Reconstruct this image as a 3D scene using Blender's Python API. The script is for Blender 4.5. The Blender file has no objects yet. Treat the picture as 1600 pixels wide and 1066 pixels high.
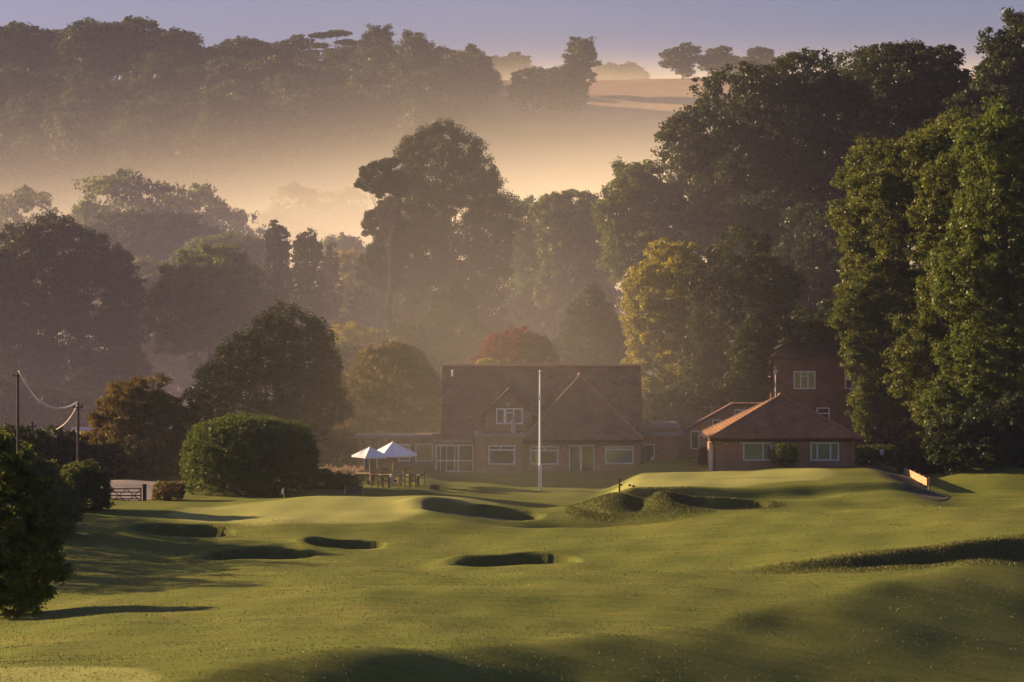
import bpy, math, random
import numpy as np
from mathutils import Vector, Matrix
PI = math.pi
sc = bpy.context.scene
COL = sc.collection
F = 4200.0          # focal length in pixels of the 1600 px wide photograph
EYE = 16.0
HOR = 400.0

def P(px, py, Y):
    return Vector(((px-800)*Y/F, Y, EYE-(py-HOR)*Y/F))

# ------------------------------------------------------------------ helpers
def props(o, label=None, cat=None, group=None, kind=None):
    if label: o['label'] = label
    if cat: o['category'] = cat
    if group: o['group'] = group
    if kind: o['kind'] = kind
    return o

def empty(name, loc, label, cat, group=None, rz=0):
    o = bpy.data.objects.new(name, None)
    COL.objects.link(o)
    o.location = loc
    o.rotation_euler = (0, 0, rz)
    o.empty_display_size = 0.2
    return props(o, label, cat, group)

class MB:
    """collects faces; build() links them as ONE mesh object"""
    def __init__(s):
        s.v = []; s.f = []; s.mi = []; s.m = 0
    def face(s, pts):
        n = len(s.v)
        s.v += [tuple(p) for p in pts]
        s.f.append(tuple(range(n, n+len(pts)))); s.mi.append(s.m)
    def box(s, x0, x1, y0, y1, z0, z1):
        n = len(s.v)
        s.v += [(x, y, z) for z in (z0, z1) for x, y in ((x0, y0), (x1, y0), (x1, y1), (x0, y1))]
        for q in ((0, 3, 2, 1), (4, 5, 6, 7), (0, 1, 5, 4), (1, 2, 6, 5), (2, 3, 7, 6), (3, 0, 4, 7)):
            s.f.append(tuple(n+i for i in q)); s.mi.append(s.m)
        return s
    def slab(s, pts, t):
        """a thick sheet: pts is its top outline (counter-clockwise seen from outside)"""
        pts = [Vector(p) for p in pts]
        nrm = (pts[1]-pts[0]).cross(pts[2]-pts[0]).normalized()
        n = len(s.v); k = len(pts)
        s.v += [tuple(p) for p in pts]+[tuple(p-nrm*t) for p in pts]
        s.f.append(tuple(range(n, n+k))); s.mi.append(s.m)
        s.f.append(tuple(range(n+2*k-1, n+k-1, -1))); s.mi.append(s.m)
        for i in range(k):
            j = (i+1) % k
            s.f.append((n+i, n+k+i, n+k+j, n+j)); s.mi.append(s.m)
        return s
    def prism(s, poly, y0, y1):
        """poly: (x, z) outline, counter-clockwise seen from the camera side (-y)"""
        a = [(x, y0, z) for x, z in poly]
        n = len(s.v); k = len(poly)
        s.v += a+[(x, y1, z) for x, z in poly]
        s.f.append(tuple(range(n, n+k))); s.mi.append(s.m)
        s.f.append(tuple(range(n+2*k-1, n+k-1, -1))); s.mi.append(s.m)
        for i in range(k):
            j = (i+1) % k
            s.f.append((n+i, n+k+i, n+k+j, n+j)); s.mi.append(s.m)
        return s
    def tube(s, pts, rad, sides=6, cap=True):
        pts = [Vector(p) for p in pts]
        if not hasattr(rad, '__len__'): rad = [rad]*len(pts)
        n0 = len(s.v)
        for i, p in enumerate(pts):
            d = (pts[min(i+1, len(pts)-1)]-pts[max(i-1, 0)])
            d = d.normalized() if d.length > 1e-9 else Vector((0, 0, 1))
            a = d.orthogonal().normalized() if abs(d.z) < .95 else (Vector((1, 0, 0))-d*d.x).normalized()
            b = d.cross(a)
            for k in range(sides):
                t = 2*PI*k/sides
                s.v.append(tuple(p+(a*math.cos(t)+b*math.sin(t))*rad[i]))
        for i in range(len(pts)-1):
            for k in range(sides):
                k2 = (k+1) % sides
                s.f.append((n0+i*sides+k, n0+i*sides+k2, n0+(i+1)*sides+k2, n0+(i+1)*sides+k)); s.mi.append(s.m)
        if cap:
            s.f.append(tuple(n0+k for k in range(sides-1, -1, -1))); s.mi.append(s.m)
            e = n0+(len(pts)-1)*sides
            s.f.append(tuple(e+k for k in range(sides))); s.mi.append(s.m)
        return s
    def ball(s, c, rx, ry, rz, nu=10, nv=7):
        n0 = len(s.v)
        for j in range(nv+1):
            ph = -PI/2+PI*j/nv
            for i in range(nu):
                t = 2*PI*i/nu
                s.v.append((c[0]+rx*math.cos(ph)*math.cos(t), c[1]+ry*math.cos(ph)*math.sin(t), c[2]+rz*math.sin(ph)))
        for j in range(nv):
            for i in range(nu):
                i2 = (i+1) % nu
                s.f.append((n0+j*nu+i, n0+j*nu+i2, n0+(j+1)*nu+i2, n0+(j+1)*nu+i)); s.mi.append(s.m)
        return s
    def lathe(s, c, prof, n=12):
        n0 = len(s.v)
        for r, z in prof:
            for i in range(n):
                t = 2*PI*i/n
                s.v.append((c[0]+r*math.cos(t), c[1]+r*math.sin(t), c[2]+z))
        for j in range(len(prof)-1):
            for i in range(n):
                i2 = (i+1) % n
                s.f.append((n0+j*n+i, n0+j*n+i2, n0+(j+1)*n+i2, n0+(j+1)*n+i)); s.mi.append(s.m)
        return s
    def build(s, name, mat, parent=None, loc=None, smooth=False):
        me = bpy.data.meshes.new(name)
        off = Vector((0, 0, 0))
        if parent is not None:
            pm = parent.matrix_basis if parent.parent is None else parent.parent.matrix_basis @ parent.matrix_basis
            inv = pm.inverted()
            vs = [tuple(inv @ Vector(v)) for v in s.v]
        else:
            vs = s.v
        me.from_pydata(vs, [], s.f)
        mats = mat if isinstance(mat, (list, tuple)) else [mat]
        for m in mats: me.materials.append(m)
        if len(mats) > 1: me.polygons.foreach_set('material_index', s.mi)
        if smooth: me.polygons.foreach_set('use_smooth', [True]*len(s.f))
        me.validate(); me.update()
        o = bpy.data.objects.new(name, me)
        COL.objects.link(o)
        if parent is not None: o.parent = parent
        return o

def np_mesh(name, verts, quads, mat, smooth=False, attr=None):
    me = bpy.data.meshes.new(name)
    nv = len(verts); nf = len(quads); k = quads.shape[1]
    me.vertices.add(nv); me.vertices.foreach_set('co', verts.astype(np.float32).ravel())
    me.loops.add(nf*k); me.loops.foreach_set('vertex_index', quads.astype(np.int32).ravel())
    me.polygons.add(nf); me.polygons.foreach_set('loop_start', np.arange(0, nf*k, k, dtype=np.int32))
    me.polygons.foreach_set('loop_total', np.full(nf, k, dtype=np.int32))
    if smooth: me.polygons.foreach_set('use_smooth', np.ones(nf, dtype=bool))
    if attr is not None:
        for an, (typ, dom, data) in attr.items():
            a = me.attributes.new(an, typ, dom)
            a.data.foreach_set('color' if typ == 'FLOAT_COLOR' else 'value', data.astype(np.float32).ravel())
    me.materials.append(mat)
    me.update(calc_edges=True)
    return me

# ------------------------------------------------------------------ materials
def new_mat(name):
    m = bpy.data.materials.new(name); m.use_nodes = True
    nt = m.node_tree
    for n in list(nt.nodes): nt.nodes.remove(n)
    out = nt.nodes.new('ShaderNodeOutputMaterial')
    return m, nt, out

def N(nt, t, **kw):
    n = nt.nodes.new(t)
    for k, v in kw.items():
        if hasattr(n, k): setattr(n, k, v)
        else: n.inputs[k.replace('_', ' ')].default_value = v
    return n

def plain(name, col, rough=.7, var=.15, scale=3.0, metallic=0.0, bump=0.0, spec=.3):
    """painted / rough surface with a little uneven wear"""
    m, nt, out = new_mat(name)
    b = N(nt, 'ShaderNodeBsdfPrincipled'); b.inputs['Roughness'].default_value = rough
    b.inputs['Metallic'].default_value = metallic
    b.inputs['Specular IOR Level'].default_value = spec
    tc = N(nt, 'ShaderNodeTexCoord'); no = N(nt, 'ShaderNodeTexNoise'); no.inputs['Scale'].default_value = scale
    no.inputs['Detail'].default_value = 5
    nt.links.new(tc.outputs['Object'], no.inputs['Vector'])
    r = N(nt, 'ShaderNodeValToRGB')
    r.color_ramp.elements[0].position = .3; r.color_ramp.elements[1].position = .7
    r.color_ramp.elements[0].color = (*[c*(1-var) for c in col], 1)
    r.color_ramp.elements[1].color = (*[min(1, c*(1+var)) for c in col], 1)
    nt.links.new(no.outputs['Fac'], r.inputs['Fac']); nt.links.new(r.outputs['Color'], b.inputs['Base Color'])
    if bump:
        bp = N(nt, 'ShaderNodeBump'); bp.inputs['Strength'].default_value = bump; bp.inputs['Distance'].default_value = .05
        nt.links.new(no.outputs['Fac'], bp.inputs['Height']); nt.links.new(bp.outputs['Normal'], b.inputs['Normal'])
    nt.links.new(b.outputs['BSDF'], out.inputs['Surface'])
    return m

def bricks(name, c1, c2, mortar, w, h, stain=.35, rough=.85, msize=.01, xyz='XZ', bump=.4):
    m, nt, out = new_mat(name)
    b = N(nt, 'ShaderNodeBsdfPrincipled'); b.inputs['Roughness'].default_value = rough
    b.inputs['Specular IOR Level'].default_value = .2
    tc = N(nt, 'ShaderNodeTexCoord'); sep = N(nt, 'ShaderNodeSeparateXYZ'); cmb = N(nt, 'ShaderNodeCombineXYZ')
    add = N(nt, 'ShaderNodeMath', operation='ADD')
    nt.links.new(tc.outputs['Object'], sep.inputs[0])
    nt.links.new(sep.outputs['X'], add.inputs[0]); nt.links.new(sep.outputs['Y'], add.inputs[1])
    nt.links.new(add.outputs[0], cmb.inputs[0]); nt.links.new(sep.outputs['Z'], cmb.inputs[1])
    br = N(nt, 'ShaderNodeTexBrick')
    br.inputs['Scale'].default_value = 1; br.inputs['Brick Width'].default_value = w; br.inputs['Row Height'].default_value = h
    br.inputs['Mortar Size'].default_value = msize
    br.inputs['Color1'].default_value = (*c1, 1); br.inputs['Color2'].default_value = (*c2, 1); br.inputs['Mortar'].default_value = (*mortar, 1)
    nt.links.new(cmb.outputs[0], br.inputs['Vector'])
    no = N(nt, 'ShaderNodeTexNoise'); no.inputs['Scale'].default_value = .9; no.inputs['Detail'].default_value = 8; no.inputs['Roughness'].default_value = .7
    nt.links.new(tc.outputs['Object'], no.inputs['Vector'])
    mp = N(nt, 'ShaderNodeMapRange'); mp.inputs[1].default_value = .3; mp.inputs[2].default_value = .7
    mp.inputs[3].default_value = 1-stain; mp.inputs[4].default_value = 1+stain
    nt.links.new(no.outputs['Fac'], mp.inputs[0])
    mx = N(nt, 'ShaderNodeVectorMath', operation='SCALE')
    nt.links.new(br.outputs['Color'], mx.inputs[0]); nt.links.new(mp.outputs[0], mx.inputs['Scale'])
    nt.links.new(mx.outputs[0], b.inputs['Base Color'])
    bp = N(nt, 'ShaderNodeBump'); bp.inputs['Strength'].default_value = bump; bp.inputs['Distance'].default_value = .02; bp.invert = True
    nt.links.new(br.outputs['Fac'], bp.inputs['Height']); nt.links.new(bp.outputs['Normal'], b.inputs['Normal'])
    nt.links.new(b.outputs['BSDF'], out.inputs['Surface'])
    return m

def leafmat(name, a, b_, trans=.35, tcol=None):
    """leaf colour varies from clump to clump (attribute 'v') between a and b_"""
    m, nt, out = new_mat(name)
    at = N(nt, 'ShaderNodeAttribute', attribute_name='v')
    oi = N(nt, 'ShaderNodeObjectInfo')
    r = N(nt, 'ShaderNodeMix', data_type='RGBA')
    r.inputs[6].default_value = (*a, 1); r.inputs[7].default_value = (*b_, 1)
    nt.links.new(at.outputs['Fac'], r.inputs[0])
    hs = N(nt, 'ShaderNodeHueSaturation')
    mr = N(nt, 'ShaderNodeMapRange'); mr.inputs[3].default_value = .484; mr.inputs[4].default_value = .506
    nt.links.new(oi.outputs['Random'], mr.inputs[0]); nt.links.new(mr.outputs[0], hs.inputs['Hue'])
    nt.links.new(r.outputs[2], hs.inputs['Color'])
    d = N(nt, 'ShaderNodeBsdfDiffuse'); t = N(nt, 'ShaderNodeBsdfTranslucent'); g = N(nt, 'ShaderNodeBsdfGlossy')
    g.inputs['Roughness'].default_value = .45; g.inputs['Color'].default_value = (.35, .35, .3, 1)
    nt.links.new(hs.outputs[0], d.inputs[0])
    tm = N(nt, 'ShaderNodeMix', data_type='RGBA', blend_type='MULTIPLY'); tm.inputs[0].default_value = 1
    tm.inputs[7].default_value = (*(tcol or (1.7, 1.6, .7)), 1)
    nt.links.new(hs.outputs[0], tm.inputs[6]); nt.links.new(tm.outputs[2], t.inputs[0])
    m1 = N(nt, 'ShaderNodeMixShader'); m1.inputs[0].default_value = trans
    nt.links.new(d.outputs[0], m1.inputs[1]); nt.links.new(t.outputs[0], m1.inputs[2])
    m2 = N(nt, 'ShaderNodeMixShader'); m2.inputs[0].default_value = .05
    nt.links.new(m1.outputs[0], m2.inputs[1]); nt.links.new(g.outputs[0], m2.inputs[2])
    nt.links.new(m2.outputs[0], out.inputs['Surface'])
    return m

M = {}
M['brick'] = bricks('brick_wall', (.40, .18, .09), (.30, .13, .065), (.38, .30, .22), .225, .075)
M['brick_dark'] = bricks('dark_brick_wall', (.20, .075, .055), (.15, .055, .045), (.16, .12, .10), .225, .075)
M['tile'] = bricks('roof_tile', (.30, .15, .10), (.21, .105, .075), (.06, .03, .025), .18, .12, stain=.55, bump=.8)
M['tile_hall'] = bricks('orange_roof_tile', (.40, .20, .10), (.28, .14, .075), (.08, .04, .03), .18, .12, stain=.4, bump=.8)
M['tile_edge'] = plain('ridge_tile', (.34, .19, .13), .8, .25, 6)
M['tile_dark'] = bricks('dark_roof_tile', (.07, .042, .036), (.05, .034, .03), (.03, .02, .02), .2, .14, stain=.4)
M['white'] = plain('white_upvc', (.78, .78, .78), .4, .06)
M['fascia'] = plain('weathered_fascia', (.32, .27, .24), .7, .2)
M['pale'] = plain('pale_render', (.55, .53, .5), .8, .15)
M['canvas'] = plain('white_canvas', (.82, .83, .86), .8, .04, 1.5)
M['wood'] = plain('weathered_wood', (.16, .11, .07), .8, .3, 9, bump=.3)
M['dark_wood'] = plain('creosoted_wood', (.05, .04, .035), .8, .3, 9, bump=.3)
M['pine_wood'] = plain('pale_softwood', (.46, .30, .17), .75, .25, 7, bump=.3)
M['stone'] = plain('pale_stone', (.42, .40, .36), .9, .25, 8, bump=.3)
M['gravel'] = plain('pinkish_gravel', (.27, .21, .19), .95, .25, 14, bump=.5)
M['path'] = plain('damp_earth_path', (.075, .07, .035), .95, .3, 3, bump=.5)
M['sand'] = plain('damp_bunker_sand', (.24, .18, .11), .95, .25, 2.2, bump=.5)
M['ramp'] = plain('grey_concrete', (.40, .40, .42), .85, .12, 4)
M['metal'] = plain('galvanised_metal', (.4, .4, .42), .45, .15, 5, metallic=.7)
M['black'] = plain('black_plastic', (.02, .02, .022), .5, .2)
M['cable'] = plain('sheathed_cable', (.75, .68, .6), .5, .05, spec=.6)
M['blind'] = plain('drawn_blind', (.34, .40, .41), .8, .1, 2)
M['curtain'] = plain('ochre_curtain', (.50, .40, .18), .85, .2, 9)
M['room'] = plain('painted_dim_room', (.10, .10, .085), .8, .4, 1.2)
M['yellow'] = plain('sunlit_strip_yellow', (.75, .55, .10), .5, .1)  # yellow that paints in the sunlight of the strip behind the pole
M['blue'] = plain('pale_blue_paint', (.3, .33, .55), .6, .1)
M['orange_wood'] = plain('orange_stained_wood', (.42, .22, .09), .7, .2, 8)
M['bark'] = plain('tree_bark', (.085, .07, .055), .95, .4, 4, bump=.6)
M['pinebark'] = plain('reddish_pine_bark', (.07, .048, .038), .95, .4, 4, bump=.6)

m, nt, out = new_mat('window_glass')
g1 = N(nt, 'ShaderNodeBsdfGlossy'); g1.inputs['Roughness'].default_value = .03; g1.inputs['Color'].default_value = (.9, .95, .95, 1)
t1 = N(nt, 'ShaderNodeBsdfTransparent'); t1.inputs['Color'].default_value = (.85, .9, .88, 1)
fr = N(nt, 'ShaderNodeFresnel'); fr.inputs['IOR'].default_value = 1.6
mx = N(nt, 'ShaderNodeMixShader'); nt.links.new(fr.outputs[0], mx.inputs[0])
nt.links.new(t1.outputs[0], mx.inputs[1]); nt.links.new(g1.outputs[0], mx.inputs[2]); nt.links.new(mx.outputs[0], out.inputs['Surface'])
M['glass'] = m

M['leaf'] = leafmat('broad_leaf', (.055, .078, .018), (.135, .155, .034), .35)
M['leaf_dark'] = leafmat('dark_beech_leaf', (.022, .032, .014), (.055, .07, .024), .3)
M['leaf_light'] = leafmat('light_green_leaf', (.06, .095, .025), (.13, .17, .045), .4)
M['leaf_gold'] = leafmat('golden_leaf', (.17, .155, .02), (.36, .29, .04), .4, (1.5, 1.4, .6))
M['leaf_bush'] = leafmat('bronze_bush_leaf', (.07, .068, .025), (.20, .155, .05), .35, (1.5, 1.2, .7))
M['needle'] = leafmat('pine_needle', (.025, .034, .02), (.055, .062, .03), .15)
M['leaf_hedge'] = leafmat('hedge_leaf', (.05, .07, .02), (.11, .135, .038), .35)
M['leaf_red'] = leafmat('red_maple_leaf', (.09, .010, .016), (.17, .022, .028), .4, (1.6, .8, .8))
M['flower'] = leafmat('flower_petal', (.45, .25, .30), (.6, .5, .3), .4, (1.2, 1, 1))
M['flower_leaf'] = leafmat('flower_foliage', (.12, .15, .06), (.2, .2, .08), .4)

# ------------------------------------------------------------------ terrain
rs = np.random.RandomState(5)
_ky = np.array([-200, 0, 40, 78, 100, 120, 140, 160, 180, 200, 260, 350, 450, 550, 650, 750, 850, 930, 960, 1050, 1300, 2200.])
_kz = np.array([25, 14.2, 8.4, 3.7, 1.95, .95, .38, .1, 0, 0, 0, -1, 1, 7, 20, 37, 58, 76, 78, 78, 70, 40.])
_fy = np.arange(-220, 2300, 1.0)
_fz = np.interp(_fy, _ky, _kz)
_k = np.exp(-np.linspace(-2, 2, 17)**2); _k /= _k.sum()
_fz = np.convolve(np.pad(_fz, 8, mode='edge'), _k, mode='valid')
def sst(t):
    t = np.clip(t, 0, 1); return t*t*(3-2*t)
def gz(px, row, zg=0.0):
    """ground depth Y seen at an image row if the ground there is at height zg"""
    return F*(EYE-zg)/(row-HOR)
# bunkers: centre px, near row, far row, half width px, depth, ground z, lip
BUNK = [  # (px, Y, rx, ry, depth, lip, sand)
    (811, 139.4, 3.0, 2.9, 1.2, .2, 0),
    (290, 155.0, 2.75, 1.8, .5, .08, 1),
    (408, 145.5, 2.75, 1.9, .55, .1, 1),
    (543, 149.5, 1.95, 1.5, .5, .08, 1),
    (752, 165.5, 3.5, 2.1, .5, .12, 1),
    (1122, 168.5, 3.0, 1.5, .5, .12, 0),
]
_w = []
for i in range(34):
    th = rs.uniform(-.5, .5)+(PI/2 if i % 3 else 0)
    wl = 3.2*1.16**i if i < 22 else rs.uniform(2.5, 9)
    _w.append((math.cos(th)*2*PI/wl, math.sin(th)*2*PI/wl, rs.uniform(0, 6.28), .0042*wl**.9 if i < 22 else .006))
def h(x, y):
    x = np.asarray(x, float); y = np.asarray(y, float)
    z = np.interp(y, _fy, _fz)
    und = np.zeros_like(z*x)
    for a, b, c, d in _w: und = und+d*np.sin(a*x+b*y+c)
    und = und*(1-.62*sst(((x+9.5)*.863-(y-79)*.506)/6)*(1-sst((y-135)/15)))
    z = z+und*sst((y-20)/40)*(1-sst((y-560)/100)*.3)*.95
    # foreground slopes up to the right
    z = z+.020*np.clip(x, -30, 60)*(1-sst((y-125)/45))*sst((x+14)/30)
    d = (x+9.5)*.863-(y-79)*.506
    d = np.where(d > 0, d*d/(d+2.5), 0)
    d = d/(1+d/38)
    z = z-.37*d*(1-sst((x-28)/30))*(1-sst((y-150)/20))
    z = z-.07*np.clip(-(x+6), 0, 16)*(1-sst((y-105)/25))
    # lower green tilts towards the light, then falls away behind its crest
    z = z+.028*np.clip(x+22, 0, 17)*sst((y-154)/5)*(1-sst((y-172)/8))*(1-sst((x+5)/7))
    # bank with a shaded face towards the camera, on the right
    yb = 130.5+(x-11.8)*.45
    amt = sst((x-7)/17)*1.0
    wob = .12*np.sin(x*.9)+.07*np.sin(x*2.3+1)
    z = z+amt*(sst((y-yb+.6+wob)/1.7)*.85-.0)*(1-sst((y-yb-8)/26))
    # left lower lawn dip
    z = z-.35*np.exp(-(((x+22)/9)**2+((y-140)/22)**2))
    # raised green
    xl = 3.6+.11*(y-166)                                   # left foot of the bank
    lift = sst((x-xl)/3.4)*(1-sst((x-24.5)/5.5))
    front = sst((y-175.7)/1.1)
    shelf = sst((y-166.5)/3.5)
    back = 1-.35*sst((y-188)/9)
    right = sst((x-(10.5))/2.0)
    z = z+lift*((.5*shelf+.55*front)*back)*(1-sst((y-204)/8))
    # hummocky shoulder in front of the green, left end
    z = z+.75*np.exp(-(((x-6.2)/2.4)**2+((y-171.8)/3.0)**2))
    z = z+.30*np.exp(-(((x-9.6)/1.6)**2+((y-168)/2.6)**2))
    z = z-.55*np.exp(-(((x-8.0)/.8)**2+((y-169.5)/2.4)**2))
    z = z-.35*np.exp(-(((x-5.0+.5*(y-169))/.5)**2+((y-169.0)/2.4)**2))
    # long scoop under the front edge of the green
    sc_ = np.exp(-np.clip(np.abs((x-14.2)/6.4), 0, 9)**6)*np.exp(-((y-174.4)/1.3)**2)
    z = z-.6*sc_
    # bunkers
    for px, Y, rx, ry, dep, lip, s_ in BUNK:
        cx = (px-800)*Y/F
        r = (np.abs((x-cx)/rx)**3.2+np.abs((y-Y)/ry)**3.2)**(1/3.2)*(1+.05*np.sin(3*np.arctan2(y-Y, x-cx)+px))
        z = z-dep*1.3*sst((1.04-r)/.11)
        z = z+.15*np.exp(-((r-1.3)/.25)**2)*np.clip(-(x-cx)/rx, 0, 1)**2
        z = z+lip*np.exp(-((r-1.25)/.3)**2)*np.clip((y-Y)/ry, 0, 1)**2*np.exp(-np.clip((x-cx)/rx,0,5)**2*2)
    z = z-.75*np.exp(-((x-6.5)/5.5)**4)*np.exp(-((y-161.8-.06*(x-6))/1.5)**2)
    # wooded hillside on the right
    z = z+22*sst((x-30)/75)*sst((y-188)/90)*(1-sst((y-420)/120))
    z = z+1.2*sst((x-27.5)/8)*sst((y-178)/12)*(1-sst((y-230)/30))
    # sunken path between lawn and fence
    z = z-.2*np.exp(-((x-26.6+.12*(y-185))/1.5)**2)*sst((y-170)/8)*(1-sst((y-205)/8))
    # low terrace edge before the trimmed hedge
    z = z+.35*sst((y-181)/1.2)*sst((-x-4)/2.5)*(1-sst((y-215)/10))*sst((x+24)/2)
    # far hill, uneven
    z = z+sst((y-600)/200)*(2.2*np.sin(x/62+1.2)+1.5*np.sin(x/29+y/90))
    return z
def H(x, y): return float(h(x, y))

def graded(lo, a, b, hi, step, g=1.06):
    c = list(np.arange(a, b+1e-6, step)); s = step; v = b; r = []
    while v < hi:
        s *= g; v += s; r.append(min(v, hi))
    s = step; v = a; l = []
    while v > lo:
        s *= g; v -= s; l.append(max(v, lo))
    return np.array(l[::-1]+c+r)
gx = graded(-1000, -42, 42, 1000, .26)
gy = graded(-160, 66, 205, 1500, .26)
GX, GY = np.meshgrid(gx, gy)
GZ = h(GX, GY)
verts = np.stack([GX, GY, GZ], -1).reshape(-1, 3)
nx, ny = len(gx), len(gy)
ii = np.arange(nx*ny).reshape(ny, nx)
quads = np.stack([ii[:-1, :-1], ii[:-1, 1:], ii[1:, 1:], ii[1:, :-1]], -1).reshape(-1, 4)
# ground cover zones: r = mown lawn, g = rough grass, b = stubble field; a = woodland floor / leaf litter, and painted darkening of the bunker walls
Z = np.zeros((ny, nx, 4))
rough = sst((GX-3)/2)*(1-sst((GX-11)/2))*sst((GY-163)/3)*(1-sst((GY-175)/3))
yb = 130.5+(GX-11.8)*.45
rough = np.maximum(rough, sst((GX-10)/8)*np.exp(-((GY-yb)/2.2)**2))
for px, Y, rx, ry, dep, lip, s_ in BUNK:
    r = np.sqrt(((GX-(px-800)*Y/F)/rx)**2+((GY-Y)/ry)**2)
    rough = np.maximum(rough, (r > .9)*np.exp(-((r-1.1)/.22)**2)*.8*(Y > 160)*(px > 1000)) if True else rough
    rough = np.where(r < 1.03, 0, rough)
def g(px, row, z=0.0):
    Y = gz(px, row, z); return ((px-800)*Y/F, Y)
def polymask(pts, soft):
    # soft inside-mask of a closed outline on the ground grid
    inside = np.zeros(GX.shape, bool); dist = np.full(GX.shape, 1e9)
    n_ = len(pts)
    for i_ in range(n_):
        (xa, ya), (xb, yb_) = pts[i_], pts[(i_+1) % n_]
        cond = ((ya > GY) != (yb_ > GY)) & (GX < (xb-xa)*(GY-ya)/((yb_-ya) if yb_ != ya else 1e-9)+xa)
        inside ^= cond
        ex, ey = xb-xa, yb_-ya
        t_ = np.clip(((GX-xa)*ex+(GY-ya)*ey)/(ex*ex+ey*ey), 0, 1)
        dist = np.minimum(dist, np.hypot(GX-xa-t_*ex, GY-ya-t_*ey))
    return sst(.5+np.where(inside, dist, -dist)/soft)
Z[..., 0] = np.maximum(np.maximum(
    polymask([g(262, 806, .1), g(300, 799, .1), g(420, 795, .1), g(560, 784, 0), g(700, 776), g(800, 784), g(770, 796), g(690, 806, .1), g(600, 822, .1), g(420, 824, .2), g(300, 820, .15)], 1.2),
    polymask([(6.4, 183), (8.5, 187), (12, 189), (18, 189), (21.5, 187), (22, 183), (20.5, 179.5), (15, 177.6), (9.5, 177.6), (7, 179.5)], 1.4)),
    polymask([(-30, 83.6), (-17, 83.4), (-13.4, 82.8), (-11.2, 81.2), (-10.3, 79.4), (-10.8, 77), (-13, 75), (-30, 74)], .5)*.9)
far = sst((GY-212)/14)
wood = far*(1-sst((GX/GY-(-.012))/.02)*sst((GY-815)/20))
Z[..., 1] = np.clip(rough, 0, 1)
Z[..., 2] = far*sst((GY-815)/20)*sst((GX/GY-(-.012))/.02)
for px, Y, rx, ry, dep, lip, s_ in BUNK:      # bunker walls coloured darker to mute the sun on their inner side
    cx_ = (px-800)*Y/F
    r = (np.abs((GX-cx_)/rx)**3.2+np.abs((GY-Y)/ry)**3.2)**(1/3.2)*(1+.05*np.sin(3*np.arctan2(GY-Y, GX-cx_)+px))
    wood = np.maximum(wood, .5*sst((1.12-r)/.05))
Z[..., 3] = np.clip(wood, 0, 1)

m, nt, out = new_mat('turf_ground')
tc = N(nt, 'ShaderNodeTexCoord'); at = N(nt, 'ShaderNodeAttribute', attribute_name='zone'); sp = N(nt, 'ShaderNodeSeparateColor')
nt.links.new(at.outputs['Color'], sp.inputs[0])
def noise(scale, detail=5, rough_=.6, vec=None, stretch=None):
    n = N(nt, 'ShaderNodeTexNoise'); n.inputs['Scale'].default_value = scale; n.inputs['Detail'].default_value = detail; n.inputs['Roughness'].default_value = rough_
    if stretch:
        mp_ = N(nt, 'ShaderNodeMapping'); mp_.inputs['Scale'].default_value = stretch
        nt.links.new(tc.outputs['Object'], mp_.inputs['Vector']); nt.links.new(mp_.outputs[0], n.inputs['Vector'])
    else: nt.links.new(tc.outputs['Object'], n.inputs['Vector'])
    return n
def ramp(src, stops):
    r = N(nt, 'ShaderNodeValToRGB'); e = r.color_ramp.elements
    while len(e) < len(stops): e.new(.5)
    for i, (p_, c_) in enumerate(stops): e[i].position = p_; e[i].color = (*c_, 1)
    nt.links.new(src, r.inputs['Fac']); return r.outputs['Color']
def mix(fac, a, b):
    x = N(nt, 'ShaderNodeMix', data_type='RGBA')
    if isinstance(fac, float): x.inputs[0].default_value = fac
    else: nt.links.new(fac, x.inputs[0])
    nt.links.new(a, x.inputs[6]); nt.links.new(b, x.inputs[7]); return x.outputs[2]
n1 = noise(.16, 8, .65, stretch=(.6, 1.3, 1)); n2 = noise(6, 6, .75); n3 = noise(1.1, 5, .6, stretch=(.35, 1.6, 1))
lawn = ramp(n1.outputs['Fac'], [(.32, (.095, .130, .022)), (.5, (.155, .170, .036)), (.68, (.25, .225, .062))])
lawn2 = ramp(n3.outputs['Fac'], [(.35, (.09, .125, .022)), (.65, (.26, .225, .055))])
lawn = mix(.45, lawn, lawn2)
fine = ramp(n2.outputs['Fac'], [(.35, (.05, .075, .014)), (.65, (.23, .22, .06))])
lawn = mix(.35, lawn, fine)
hs_ = N(nt, 'ShaderNodeHueSaturation'); hs_.inputs['Hue'].default_value = .502; hs_.inputs['Saturation'].default_value = 1.03; nt.links.new(lawn, hs_.inputs['Color']); lawn = hs_.outputs[0]
roughc = ramp(n2.outputs['Fac'], [(.3, (.040, .055, .014)), (.6, (.10, .10, .03)), (.8, (.17, .14, .06))])
stub = ramp(n1.outputs['Fac'], [(.3, (.33, .22, .14)), (.7, (.42, .29, .19))])
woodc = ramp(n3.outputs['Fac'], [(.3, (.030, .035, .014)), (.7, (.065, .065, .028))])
greenc = mix(.4, ramp(n1.outputs['Fac'], [(.3, (.27, .28, .075)), (.7, (.38, .35, .11))]), ramp(n2.outputs['Fac'], [(.3, (.22, .24, .06)), (.7, (.42, .38, .13))]))
lawn = mix(sp.outputs[0], lawn, greenc)
c = mix(sp.outputs[1], lawn, roughc)
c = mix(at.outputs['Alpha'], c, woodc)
c = mix(sp.outputs[2], c, stub)
b = N(nt, 'ShaderNodeBsdfPrincipled'); b.inputs['Roughness'].default_value = .9; b.inputs['Specular IOR Level'].default_value = .04
nt.links.new(c, b.inputs['Base Color'])
nb = noise(9, 8, .8); bp = N(nt, 'ShaderNodeBump'); bp.inputs['Strength'].default_value = .3; bp.inputs['Distance'].default_value = .04
bp2 = N(nt, 'ShaderNodeBump'); bp2.inputs['Strength'].default_value = .3; bp2.inputs['Distance'].default_value = .10
nt.links.new(n3.outputs['Fac'], bp2.inputs['Height'])
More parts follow.
